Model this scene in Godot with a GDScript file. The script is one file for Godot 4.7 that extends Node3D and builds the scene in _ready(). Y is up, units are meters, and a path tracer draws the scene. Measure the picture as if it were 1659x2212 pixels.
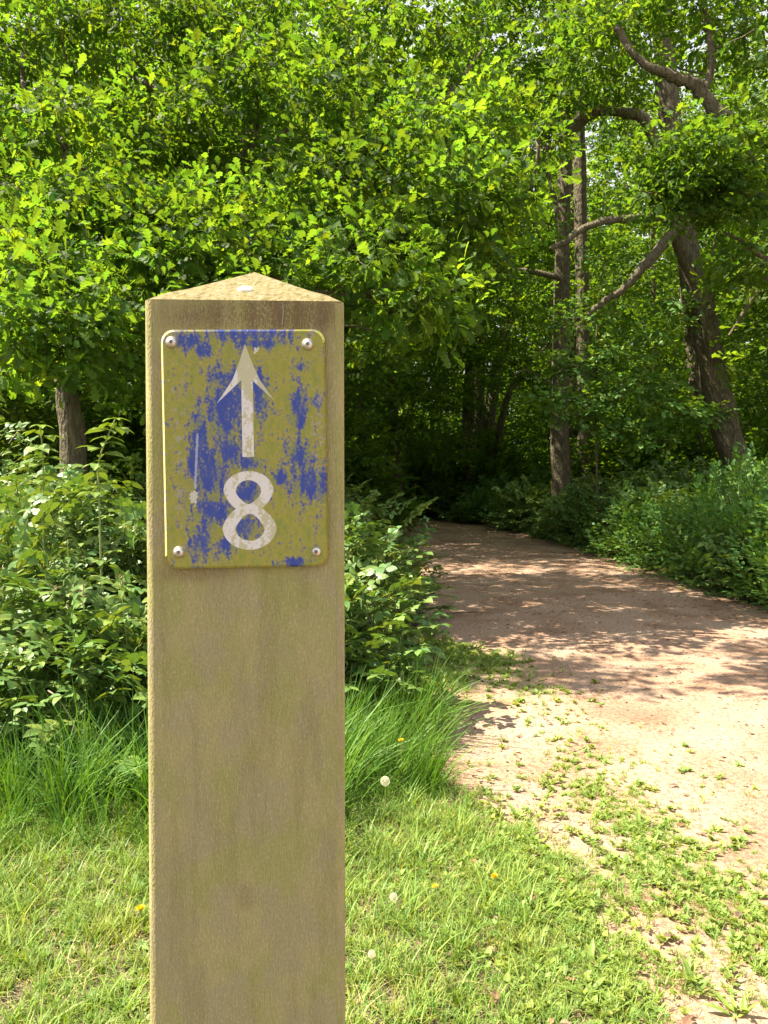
extends Node3D

const F := 1736.0
const EYE := Vector3(0, 1.45, 0)
const PITCH := 2.5

var rng := RandomNumberGenerator.new()
var used := {}
var M := {}
var SP := {}
var noise := FastNoiseLite.new()

# ------------------------------------------------------------------ helpers
func lin(r: float, g: float, b: float) -> Color:
	return Color(r, g, b).linear_to_srgb()

func rr(a: float, b: float) -> float:
	return rng.randf_range(a, b)

func numbered(called: String) -> String:
	if not used.has(called):
		used[called] = 0
		return called
	used[called] += 1
	return "%s_%03d" % [called, used[called]]

func tag(o: Node3D, label := "", category := "", group := "", kind := "") -> Node3D:
	if label: o.set_meta("label", label)
	if category: o.set_meta("category", category)
	if group: o.set_meta("group", group)
	if kind: o.set_meta("kind", kind)
	return o

func thing(called: String, label: String, category: String, where := Vector3.ZERO, group := "") -> Node3D:
	var o := Node3D.new()
	o.name = numbered(called)
	o.position = where
	add_child(o, true)
	tag(o, label, category, group)
	return o

func part(parent: Node3D, called: String, m: Mesh, mat: Material, xf := Transform3D(), kind := "") -> MeshInstance3D:
	var o := MeshInstance3D.new()
	o.name = called if parent != self else numbered(called)
	o.mesh = m
	o.material_override = null
	for i in m.get_surface_count():
		o.set_surface_override_material(i, mat)
	o.transform = xf
	o.cast_shadow = GeometryInstance3D.SHADOW_CASTING_SETTING_ON
	parent.add_child(o, true)
	if kind: o.set_meta("kind", kind)
	return o

func scatter(parent: Node3D, called: String, m: Mesh, mat: Material, xfs: Array, cols: Array) -> MultiMeshInstance3D:
	var mm := MultiMesh.new()
	mm.transform_format = MultiMesh.TRANSFORM_3D
	mm.use_colors = true
	mm.mesh = m
	mm.instance_count = xfs.size()
	for i in xfs.size():
		mm.set_instance_transform(i, xfs[i])
		mm.set_instance_color(i, cols[i])
	var o := MultiMeshInstance3D.new()
	o.name = called if parent != self else numbered(called)
	o.multimesh = mm
	o.material_override = mat
	parent.add_child(o, true)
	o.set_meta("kind", "stuff")
	return o

# photo position (in a 1659 x 2212 view) at a forward distance
func at(x: float, y: float, d: float) -> Vector3:
	var p := deg_to_rad(PITCH)
	var fw := Vector3(0, -sin(p), -cos(p))
	var up := Vector3(0, cos(p), -sin(p))
	return EYE + d * (fw + Vector3((x - 829.5) / F, 0, 0) + up * ((1106.0 - y) / F))

func ground_at(x: float, y: float) -> Vector3:
	var q := at(x, y, 1.0) - EYE
	var g := EYE + q * (EYE.y / -q.y)
	return Vector3(g.x, hgt(g.x, g.z), g.z)

func hgt(x: float, z: float) -> float:
	return 0.022 * noise.get_noise_2d(x * 28.0, z * 28.0) + 0.01 * noise.get_noise_2d(x * 110.0 + 50, z * 110.0)

# ------------------------------------------------------------------ shapes
func tube(st: SurfaceTool, pts: Array, radii: Array, sides := 8, rough := 0.0, base := 0) -> int:
	var fr := Vector3.RIGHT
	var n := pts.size()
	var seedv := rr(0, 500)
	for i in n:
		var d: Vector3 = (pts[mini(i + 1, n - 1)] - pts[maxi(i - 1, 0)]).normalized()
		if i == 0 and absf(d.dot(fr)) > 0.8: fr = Vector3.FORWARD
		fr = (fr - d * d.dot(fr)).normalized()
		var bi := d.cross(fr)
		for k in sides:
			var a := TAU * k / sides
			var o := fr * cos(a) + bi * sin(a)
			var r: float = radii[i]
			if rough > 0.0:
				r *= 1.0 + rough * noise.get_noise_3d(seedv + cos(a) * 60.0, seedv + sin(a) * 60.0, i * 14.0)
			st.set_normal(o)
			st.add_vertex(pts[i] + o * r)
		if i > 0:
			for k in sides:
				var a0 := base + (i - 1) * sides + k
				var a1 := base + (i - 1) * sides + (k + 1) % sides
				for q in [a0, a0 + sides, a1, a1, a0 + sides, a1 + sides]:
					st.add_index(q)
	var last := base + (n - 1) * sides
	st.set_normal((pts[n - 1] - pts[n - 2]).normalized())
	st.add_vertex(pts[n - 1])
	for k in sides:
		for q in [last + k, last + sides, last + (k + 1) % sides]:
			st.add_index(q)
	return base + n * sides + 1

func smooth_line(pts: Array, per := 4) -> Array:
	var out := []
	for i in pts.size() - 1:
		var a: Vector3 = pts[maxi(i - 1, 0)]
		var b: Vector3 = pts[i]
		var c: Vector3 = pts[i + 1]
		var d: Vector3 = pts[mini(i + 2, pts.size() - 1)]
		for k in per:
			out.append(b.cubic_interpolate(c, a, d, float(k) / per))
	out.append(pts[-1])
	return out

func limb_mesh(pts: Array, r0: float, r1: float, sides := 10, rough := 0.25, wob := 0.0, flare := 0.0) -> ArrayMesh:
	var line := smooth_line(pts, 5)
	var rad := []
	for i in line.size():
		var t := float(i) / (line.size() - 1)
		rad.append(lerpf(r0, r1, t) * (1.0 + flare * exp(-t * 14.0)))
		if wob > 0.0 and i > 0 and i < line.size() - 1:
			line[i] += Vector3(rr(-wob, wob), rr(-wob, wob), rr(-wob, wob))
	var st := SurfaceTool.new()
	st.begin(Mesh.PRIMITIVE_TRIANGLES)
	tube(st, line, rad, sides, rough)
	return st.commit()

const OAK := [[0.0, 0.02], [0.14, 0.05], [0.27, 0.2], [0.35, 0.1], [0.5, 0.29], [0.58, 0.16], [0.74, 0.34], [0.82, 0.2], [0.93, 0.17], [1.0, 0.0]]
const OVATE := [[0.0, 0.0], [0.14, 0.22], [0.38, 0.34], [0.68, 0.24], [0.88, 0.09], [1.0, 0.0]]
const ROUND := [[0.0, 0.0], [0.14, 0.28], [0.42, 0.43], [0.74, 0.34], [0.9, 0.12], [1.0, 0.0]]
const NETTLE := [[0.0, 0.0], [0.08, 0.25], [0.16, 0.24], [0.2, 0.3], [0.36, 0.24], [0.4, 0.28], [0.56, 0.17], [0.6, 0.2], [0.8, 0.08], [1.0, 0.0]]
const SMALLOAK := [[0.0, 0.02], [0.3, 0.2], [0.42, 0.13], [0.72, 0.34], [1.0, 0.0]]
const LANCE := [[0.0, 0.02], [0.3, 0.11], [0.65, 0.1], [1.0, 0.0]]

# one leaf: stalk at the origin, blade along -Z, face up
func leaf(st: SurfaceTool, xf: Transform3D, shape: Array, size: float, col: Color, droop := 0.2, fold := 0.25) -> void:
	for s in [-1.0, 1.0]:
		for i in shape.size() - 1:
			var q := []
			for k in 2:
				var t: float = shape[i + k][0]
				var w: float = shape[i + k][1]
				var y := -droop * t * t
				q.append(Vector3(0, y, -t) * size)
				q.append(Vector3(s * w, y + fold * w - 0.5 * w * w, -t - 0.12 * w) * size)
			var tri := [0, 1, 2, 1, 3, 2] if s > 0 else [0, 2, 1, 1, 2, 3]
			for k in 2:
				var a: Vector3 = q[tri[k * 3]]
				var b: Vector3 = q[tri[k * 3 + 1]]
				var c: Vector3 = q[tri[k * 3 + 2]]
				var nn := (c - a).cross(b - a)
				if nn.length_squared() < 1e-14: continue
				nn = nn.normalized()
				var corners := [a, b, c]
				if nn.y < 0:
					nn = -nn
					corners = [a, c, b]
				for p in corners:
					st.set_color(col)
					st.set_uv(Vector2(0.5 + p.x / size, -p.z / size))
					st.set_normal((xf.basis * nn).normalized())
					st.add_vertex(xf * p)

func new_st() -> SurfaceTool:
	var st := SurfaceTool.new()
	st.begin(Mesh.PRIMITIVE_TRIANGLES)
	return st

func leaf_mesh(shape: Array, size: float, col: Color, droop := 0.2, fold := 0.25) -> ArrayMesh:
	var st := new_st()
	leaf(st, Transform3D(), shape, size, col, droop, fold)
	return st.commit()

func aim(fwd: Vector3, up: Vector3) -> Basis:
	var f := fwd.normalized()
	if absf(f.dot(up.normalized())) > 0.98: up = Vector3(0.3, 0.1, 0.9)
	return Basis.looking_at(f, up)

# a sprig kind: leaf variants, leaf places, and all of it joined as one mesh
func make_sprig(called: String, shape: Array, size: float, n: int, length: float, tints: Array, tilt: float, triple := false, twig_r := 0.0025) -> void:
	var versions := []
	for v in 3:
		var places := []
		var st := new_st()
		var meshes := []
		for tnt in tints:
			meshes.append(leaf_mesh(shape, size, tnt, rr(0.1, 0.35), rr(0.1, 0.35)))
		for i in n:
			var t := (i + 0.6) / n
			var side := 1.0 if i % 2 == 0 else -1.0
			var yaw := side * rr(0.5, 1.35) * (1.25 - 0.75 * t) if i < n - 1 else 0.0
			var origin := Vector3(0, 0.03 * sin(t * 3.0) * length, -length * t)
			var b := Basis(Vector3.UP, yaw + rr(-0.25, 0.25)) * Basis(Vector3.RIGHT, rr(-tilt, tilt) + 0.05) * Basis(Vector3.FORWARD, rr(-tilt, tilt))
			var group3 := [0.0] if not triple else [0.0, 1.15, -1.15]
			for a in group3:
				var b2 := b * Basis(Vector3.UP, a)
				var sc := rr(0.5, 1.15)
				var o2 := origin + b * Vector3(0, 0, -size * 0.25) + b2 * Vector3(0, 0, -size * 0.12)
				var xf := Transform3D(b2.scaled_local(Vector3.ONE * sc), o2)
				var which := rng.randi() % tints.size()
				places.append([xf, which])
				leaf(st, xf, shape, size, tints[which], rr(0.1, 0.4), rr(0.05, 0.4))
		if twig_r > 0.0:
			var tw := [Vector3(0, 0, 0.05), Vector3(0, 0.015 * length, -length * 0.5), Vector3(0, 0, -length)]
			for i in 2:
				var a: Vector3 = tw[i]
				var c: Vector3 = tw[i + 1]
				for k in 3:
					var o0 := Vector3(cos(TAU * k / 3), sin(TAU * k / 3), 0) * twig_r
					var o1 := Vector3(cos(TAU * (k + 1) / 3), sin(TAU * (k + 1) / 3), 0) * twig_r
					for p in [[a + o0, o0], [a + o1, o1], [c + o0, o0], [a + o1, o1], [c + o1, o1], [c + o0, o0]]:
						st.set_color(Color(0.6, 0.42, 0.3))
						st.set_uv(Vector2(0.5, 0))
						st.set_normal(p[1].normalized())
						st.add_vertex(p[0])
		versions.append({"mesh": st.commit(), "places": places, "leaves": meshes})
	SP[called] = versions

# foliage of one plant: sprigs as one mass per version, the nearest ones as leaves of their own
func foliage(parent: Node3D, kind: String, mat: Material, xfs: Array, cols: Array, single := 0, mass := "crown") -> void:
	var per: int = SP[kind][0].places.size()
	var order := range(xfs.size())
	var take := {}
	if single > 0:
		var o := parent.position
		var rank := []
		for i in order:
			var p: Vector3 = xfs[i].origin + o
			var v := p - EYE
			var sx := absf(v.x / -v.z)
			var sy := v.y / -v.z
			if sx > 0.46 or sy > 0.56 or v.z > -1.0: continue
			rank.append([v.length(), i])
		rank.sort_custom(func(a, b): return a[0] < b[0])
		for k in mini(rank.size(), int(single / per)):
			take[rank[k][1]] = true
	var lists := [[], [], []]
	var tints := [[], [], []]
	for i in order:
		var v: int = i % 3
		if take.has(i):
			for pl in SP[kind][v].places:
				part(parent, "leaf", SP[kind][v].leaves[pl[1]], mat, xfs[i] * pl[0])
		else:
			lists[v].append(xfs[i])
			tints[v].append(cols[i])
	for v in 3:
		if lists[v].size():
			scatter(parent, mass, SP[kind][v].mesh, mat, lists[v], tints[v])

func tint(spread := 0.25, warm := 0.15) -> Color:
	var l := 1.0 + rr(-spread, spread)
	var w := rr(-warm, warm)
	return Color(l * (1.0 + w), l, l * (1.0 - w))

# a tree: trunk and limbs as given; twigs are grown from them to clusters of leaves in the blobs
func tree(called: String, label: String, group: String, trunk: Array, tr: Array, limbs: Array, blobs: Array, o: Dictionary) -> Node3D:
	var root: Vector3 = trunk[0]
	root.y = 0.0
	var t := thing(called, label, "tree", root, group)
	var bark: Material = o.get("bark", M.bark)
	var nodes := []
	var local := []
	for p in trunk: local.append(p - root)
	if trunk[0].y > 0.01: local.push_front(Vector3(local[0].x, -0.1, local[0].z))
	part(t, "trunk", limb_mesh(local, tr[0], tr[1], 32, 0.3, tr[0] * 0.05, o.get("flare", 0.5)), bark)
	var tl := smooth_line(local, 6)
	for i in tl.size():
		if tl[i].y > o.get("clear", 2.0): nodes.append([tl[i], lerpf(tr[0], tr[1], float(i) / tl.size())])
	for l in limbs:
		var pts := []
		for p in l[0]: pts.append(p - root)
		part(t, l[3] if l.size() > 3 else "limb", limb_mesh(pts, l[1], l[2], 12, 0.4, l[1] * 0.13), bark)
		if l.size() <= 3:
			var ll := smooth_line(pts, 5)
			for i in ll.size(): nodes.append([ll[i], lerpf(l[1], l[2], float(i) / ll.size())])
	var clusters := []
	for b in blobs:
		var c: Vector3 = b[0] - root
		var n := int(round(b[2] * o.get("thin", 1.0)))
		for i in n:
			var d := Vector3(rng.randfn(), rng.randfn(), rng.randfn()).normalized()
			var r := pow(rr(0.15, 1.0), 0.5)
			clusters.append(c + d * r * (b[1] if b[1] is Vector3 else Vector3(b[1], b[1] * 0.8, b[1])))
	var hub: Vector3 = nodes[nodes.size() / 2][0] if nodes.size() else Vector3(0, 3, 0)
	clusters.sort_custom(func(a, b): return a.distance_squared_to(hub) < b.distance_squared_to(hub))
	var st := new_st()
	var base := 0
	var xfs := []
	var cols := []
	var per: int = o.per
	var cr: float = o.cr
	for c in clusters:
		var best := -1
		var bd := 1e9
		for i in nodes.size():
			var q: Vector3 = nodes[i][0]
			var dd := q.distance_squared_to(c)
			if q.y > c.y: dd *= 1.3
			if dd < bd:
				bd = dd
				best = i
		if best >= 0:
			var s: Vector3 = nodes[best][0]
			var len := s.distance_to(c)
			var m1: Vector3 = s.lerp(c, 0.35) + Vector3(rr(-1, 1), rr(-0.2, 1), rr(-1, 1)) * len * 0.13
			var m2: Vector3 = s.lerp(c, 0.7) + Vector3(rr(-1, 1), rr(-0.4, 0.8), rr(-1, 1)) * len * 0.1
			var line := smooth_line([s, m1, m2, c], 2)
			var r0: float = minf(nodes[best][1] * 0.75, 0.009 + 0.014 * len)
			var rad := []
			for i in line.size(): rad.append(lerpf(r0, 0.004, float(i) / (line.size() - 1)))
			base = tube(st, line, rad, 5, 0.0, base)
			for i in range(1, line.size()):
				nodes.append([line[i], rad[i]])
		var cv: float = o.get("vary", 0.2)
		var cl := 1.0 + rr(-cv, cv)
		for k in per:
			var d := Vector3(rng.randfn(), rng.randfn() * 0.45, rng.randfn())
			d = d.normalized() * pow(rr(0, 1), 0.45)
			var fw := Vector3(d.x + rr(-0.5, 0.5), d.y * 0.6 + rr(-0.35, 0.3), d.z + rr(-0.5, 0.5))
			var up := Vector3(rr(-0.9, 0.9), 1, rr(-0.9, 0.9))
			var sc: float = rr(0.75, 1.2) * o.get("scale", 1.0)
			xfs.append(Transform3D(aim(fw, up).scaled_local(Vector3.ONE * sc), c + d * Vector3(cr, cr * 0.85, cr)))
			var tn := tint(0.15, 0.12)
			if rng.randf() < 0.3: tn = tn * Color(1.2, 1.08, 0.75)
			cols.append(Color(tn.r * cl, tn.g * cl, tn.b * cl))
	if base > 0:
		part(t, "twigs", st.commit(), bark, Transform3D(), "stuff")
	foliage(t, o.sprig, o.get("leafmat", M.oak), xfs, cols, o.get("single", 0))
	return t

# a bush: a dome of leafy sprigs over stems
func bush(called: String, label: String, category: String, group: String, c: Vector3, rad: Vector3, n: int, o: Dictionary) -> Node3D:
	var t := thing(called, label, category, Vector3(c.x, hgt(c.x, c.z), c.z), group)
	var st := new_st()
	var base := 0
	var xfs := []
	var cols := []
	var off := rr(0, 900)
	var lump: float = o.get("lump", 0.45)
	for i in n:
		var a := rr(0, TAU)
		var e := asin(pow(rr(0.0, 1.0), 0.8))
		var d := Vector3(cos(a) * cos(e), sin(e), sin(a) * cos(e))
		var bump := 1.0 + lump * noise.get_noise_3d(off + d.x * 90.0, off + d.y * 90.0, d.z * 90.0) * 1.6
		var r := bump * (1.0 - 0.5 * pow(rr(0, 1), 2.0))
		var p := d * rad * r
		p.y = maxf(p.y, 0.05)
		var fw := Vector3(d.x + rr(-0.7, 0.7), rr(-0.25, 0.35) + d.y * o.get("rise", 0.3), d.z + rr(-0.7, 0.7))
		var up := Vector3(rr(-0.4, 0.4), 1, rr(-0.4, 0.4)) + d * 0.5
		var sc: float = rr(0.7, 1.2) * o.get("scale", 1.0)
		xfs.append(Transform3D(aim(fw, up).scaled_local(Vector3.ONE * sc), p))
		cols.append(tint(0.2, 0.12))
		if i % 9 == 0:
			var s := Vector3(p.x * 0.55 + rr(-0.1, 0.1), -0.02, p.z * 0.55 + rr(-0.1, 0.1))
			var line := smooth_line([s, s.lerp(p, 0.5) + Vector3(0, rad.y * 0.2, 0), p], 3)
			var rd := []
			for k in line.size(): rd.append(lerpf(0.007, 0.003, float(k) / (line.size() - 1)))
			base = tube(st, line, rd, 5, 0.0, base)
	part(t, "stems", st.commit(), M.stem, Transform3D(), "stuff")
	foliage(t, o.sprig, o.get("mat", M.bramble), xfs, cols, o.get("single", 0), "foliage")
	return t

# ------------------------------------------------------------------ textures and materials
func noise_tex(freq: float, ramp: Array, oct := 4, s := 1, type := FastNoiseLite.TYPE_SIMPLEX_SMOOTH, size := 512) -> NoiseTexture2D:
	var n := FastNoiseLite.new()
	n.noise_type = type
	n.frequency = freq
	n.fractal_octaves = oct
	n.seed = s
	var t := NoiseTexture2D.new()
	t.width = size
	t.height = size
	t.seamless = true
	t.noise = n
	if ramp.size():
		var g := Gradient.new()
		var offs := PackedFloat32Array()
		var cs := PackedColorArray()
		for r in ramp:
			offs.append(r[0])
			cs.append(r[1])
		g.offsets = offs
		g.colors = cs
		t.color_ramp = g
	return t

func solid(r: float, g: float, b: float, rough := 0.8) -> StandardMaterial3D:
	var m := StandardMaterial3D.new()
	m.albedo_color = lin(r, g, b)
	m.roughness = rough
	return m

func leaf_mat(r: float, g: float, b: float, through: float, rough := 0.5) -> StandardMaterial3D:
	var m := solid(r, g, b, rough)
	m.vertex_color_use_as_albedo = true
	m.cull_mode = BaseMaterial3D.CULL_DISABLED
	m.metallic_specular = 0.4
	m.backlight_enabled = true
	m.backlight = Color(through, through * 0.96, through * 0.5)
	return m

func triplanar(m: StandardMaterial3D, s: Vector3, world := false) -> StandardMaterial3D:
	m.uv1_triplanar = true
	m.uv1_world_triplanar = world
	m.uv1_scale = s
	return m

func make_materials() -> void:
	M.oak = leaf_mat(0.14, 0.25, 0.048, 1.2)
	M.oakfar = M.oak
	M.bramble = leaf_mat(0.175, 0.26, 0.065, 0.8, 0.42)
	M.shade = M.bramble
	M.hazel = leaf_mat(0.16, 0.29, 0.06, 0.9, 0.5)
	M.grass = leaf_mat(0.25, 0.34, 0.07, 0.9, 0.5)
	M.straw = leaf_mat(0.42, 0.34, 0.17, 0.5, 0.7)
	M.litter = leaf_mat(0.2, 0.115, 0.07, 0.2, 0.8)
	M.stem = solid(0.1, 0.12, 0.04, 0.7)
	M.cane = solid(0.2, 0.24, 0.06, 0.6)
	var b := solid(1, 1, 1, 0.9)
	b.albedo_texture = noise_tex(0.012, [[0.0, lin(0.04, 0.03, 0.02)], [0.45, lin(0.105, 0.085, 0.05)], [0.7, lin(0.17, 0.14, 0.085)], [1.0, lin(0.13, 0.14, 0.07)]], 5, 3)
	b.heightmap_enabled = true
	b.heightmap_texture = noise_tex(0.02, [], 4, 4)
	b.heightmap_scale = 5.0
	M.bark = triplanar(b, Vector3(2.6, 0.7, 2.6))
	var db := solid(1, 1, 1, 0.85)
	db.albedo_texture = noise_tex(0.012, [[0.0, lin(0.16, 0.1, 0.06)], [0.5, lin(0.3, 0.22, 0.15)], [1.0, lin(0.4, 0.33, 0.25)]], 5, 7)
	db.heightmap_enabled = true
	db.heightmap_texture = b.heightmap_texture
	db.heightmap_scale = 1.5
	M.deadbark = triplanar(db, Vector3(3, 1.5, 3))
	var p := solid(1, 1, 1, 0.95)
	p.albedo_texture = noise_tex(0.02, [[0.0, lin(0.15, 0.1, 0.075)], [0.3, lin(0.31, 0.208, 0.15)], [0.55, lin(0.39, 0.28, 0.207)], [0.8, lin(0.44, 0.33, 0.25)], [1.0, lin(0.5, 0.41, 0.33)]], 6, 11, FastNoiseLite.TYPE_SIMPLEX_SMOOTH, 1024)
	p.heightmap_enabled = true
	p.heightmap_texture = noise_tex(0.05, [], 5, 12, FastNoiseLite.TYPE_SIMPLEX_SMOOTH, 1024)
	p.heightmap_scale = 0.7
	p.detail_enabled = true
	p.detail_blend_mode = BaseMaterial3D.BLEND_MODE_MUL
	p.detail_albedo = noise_tex(0.01, [[0.0, Color(0.78, 0.7, 0.64)], [0.3, Color(0.9, 0.84, 0.79)], [0.55, Color(0.97, 0.93, 0.9)], [1.0, Color(1, 1, 1)]], 5, 15)
	p.detail_uv_layer = BaseMaterial3D.DETAIL_UV_2
	p.uv2_triplanar = true
	p.uv2_world_triplanar = true
	p.uv2_scale = Vector3(0.23, 0.23, 0.23)
	M.path = triplanar(p, Vector3(1.3, 1.3, 1.3), true)
	var g := solid(1, 1, 1, 1.0)
	g.albedo_texture = noise_tex(0.02, [[0.0, lin(0.06, 0.045, 0.025)], [0.5, lin(0.13, 0.1, 0.055)], [1.0, lin(0.22, 0.18, 0.1)]], 6, 21)
	g.heightmap_enabled = true
	g.heightmap_texture = p.heightmap_texture
	g.heightmap_scale = 2.0
	M.ground = triplanar(g, Vector3(0.8, 0.8, 0.8), true)
	M.steel = solid(0.62, 0.6, 0.56, 0.38)
	M.steel.metallic = 0.85
	M.steel.metallic_specular = 0.5
	M.socket = solid(0.12, 0.1, 0.08, 0.7)
	M.yellow = leaf_mat(0.75, 0.58, 0.02, 0.6, 0.6)
	M.white = leaf_mat(0.75, 0.74, 0.7, 0.9, 0.8)

# ------------------------------------------------------------------ the post
func gauss(x: float, y: float, e: Array) -> float:
	var dx: float = (x - e[0]) / e[2]
	var dy: float = (y - e[1]) / e[3]
	return exp(-(dx * dx + dy * dy))

func seg(p: Vector2, a: Vector2, b: Vector2) -> float:
	var h := clampf((p - a).dot(b - a) / (b - a).length_squared(), 0, 1)
	return p.distance_to(a + (b - a) * h)

func inside(p: Vector2, poly: PackedVector2Array) -> bool:
	return Geometry2D.is_point_in_polygon(p, poly)

func drop(c: Vector2, rx: float, top: float, bottom: float, point: float) -> PackedVector2Array:
	# a round counter drawn to a point below (point > 0) or above (point < 0)
	var out := PackedVector2Array()
	for i in 40:
		var a := TAU * i / 40
		var y := sin(a)
		var x := cos(a) * rx
		var f := y * signf(point)
		if f > 0.0: x *= 1.0 - absf(point) * f * 0.55
		out.append(c + Vector2(x, (bottom if y > 0 else top) * y))
	return out

func plate_texture() -> ImageTexture:
	# drawn in the units of a close view of the plate: 1075 wide, 1575 high
	var w := 538
	var h := 788
	var im := Image.create(w, h, false, Image.FORMAT_RGB8)
	var n1 := FastNoiseLite.new()
	n1.seed = 5
	n1.frequency = 0.012
	n1.fractal_octaves = 5
	n1.fractal_gain = 0.62
	var n2 := FastNoiseLite.new()
	n2.seed = 9
	n2.frequency = 0.03
	n2.fractal_octaves = 3
	var blue := [[395, 540, 110, 270], [240, 760, 70, 260], [200, 860, 45, 170], [300, 950, 130, 180], [330, 1200, 150, 110], [240, 1390, 80, 110], [400, 1420, 50, 80],
		[560, 25, 300, 60], [650, 90, 190, 34], [190, 70, 110, 60], [280, 130, 70, 60], [895, 540, 60, 150], [890, 840, 85, 110], [950, 1020, 120, 120], [570, 880, 80, 50],
		[490, 440, 45, 230], [555, 1070, 95, 100], [525, 1300, 95, 90], [640, 430, 55, 170], [430, 800, 110, 130], [1045, 1040, 40, 120], [860, 1545, 80, 30], [1000, 480, 40, 40], [770, 980, 60, 60], [905, 250, 35, 30], [420, 330, 120, 60]]
	var tip := PackedVector2Array([Vector2(548, 95), Vector2(592, 215), Vector2(640, 330), Vector2(735, 470), Vector2(594, 338), Vector2(596, 840), Vector2(520, 840), Vector2(519, 335), Vector2(357, 485), Vector2(462, 330), Vector2(508, 215)])
	var o1 := drop(Vector2(555, 1065), 165, 130, 150, 0.35)
	var o2 := drop(Vector2(557, 1310), 178, 155, 148, -0.35)
	var c1 := drop(Vector2(554, 1075), 84, 80, 78, 0.7)
	var c2 := drop(Vector2(560, 1315), 96, 97, 82, -0.7)
	for j in h:
		for i in w:
			var x := i * 2.0
			var y := j * 2.0
			var q := Vector2(x, y)
			var b := 0.0
			for e in blue: b = maxf(b, gauss(x, y, e))
			var streak := n1.get_noise_2d(x * 1.15, y * 0.45)
			var fine := n2.get_noise_2d(x * 1.3, y * 1.1)
			var cover := 0.53 - 1.05 * b + 0.9 * streak + 0.55 * fine
			var a := smoothstep(-0.42, 0.46, cover) * 0.96
			var white := false
			if inside(q, tip): white = true
			elif y > 920 and y < 1470:
				if (inside(q, o1) or inside(q, o2)) and not inside(q, c1) and not inside(q, c2): white = true
			var base := Color(0.026, 0.05, 0.27)
			base = base.lerp(Color(0.07, 0.09, 0.23), clampf(0.4 + streak * 1.5, 0, 1) * 0.6)
			var algae := Color(0.27, 0.265, 0.018).lerp(Color(0.31, 0.26, 0.035), clampf(0.5 + fine * 1.4, 0, 1))
			algae = algae.lerp(Color(0.2, 0.225, 0.03), clampf(streak * 2.0, 0, 1))
			if white:
				base = Color(0.6, 0.57, 0.56)
				algae = Color(0.34, 0.31, 0.1)
				var grown := gauss(x, y, [560, 210, 90, 140]) * 1.3 + 1.5 * gauss(x, y, [690, 390, 90, 130]) + 0.5 * gauss(x, y, [700, 1330, 50, 160]) + 0.5 * gauss(x, y, [520, 1470, 90, 60])
				a = clampf(smoothstep(0.0, 0.5, streak * 1.4 + fine * 0.7 + grown + 0.3 * (cover - 0.35)), 0, 1) * 0.62
			var col := base.lerp(algae, a)
			var s := fine + n1.get_noise_2d(x * 2.0 + 700, y * 2.0) * 0.8
			if s > 0.62 and not white: col = col.lerp(Color(0.05, 0.06, 0.12), 0.55)
			var worn := n1.get_noise_2d(x * 1.2 + 2000, y * 1.2) + 0.55 * maxf(gauss(x, y, [110, 750, 60, 900]), gauss(x, y, [1020, 600, 60, 500])) + 0.4 * gauss(x, y, [540, 20, 600, 25])
			if worn > 0.62: col = col.lerp(Color(0.29, 0.26, 0.22), clampf((worn - 0.62) * 5.0, 0, 0.75))
			var sc := seg(q, Vector2(226, 690), Vector2(205, 1040))
			if sc < 9.0 + 4.0 * fine: col = col.lerp(Color(0.4, 0.42, 0.54), 0.75 - sc * 0.04)
			if gauss(x, y, [196, 1105, 30, 55]) + 0.5 * fine > 0.5: col = Color(0.46, 0.44, 0.38)
			if gauss(x, y, [620, 130, 16, 22]) + 0.8 * fine > 0.55: col = Color(0.48, 0.47, 0.4)
			im.set_pixel(i, j, col.linear_to_srgb())
	return ImageTexture.create_from_image(im)

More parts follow.
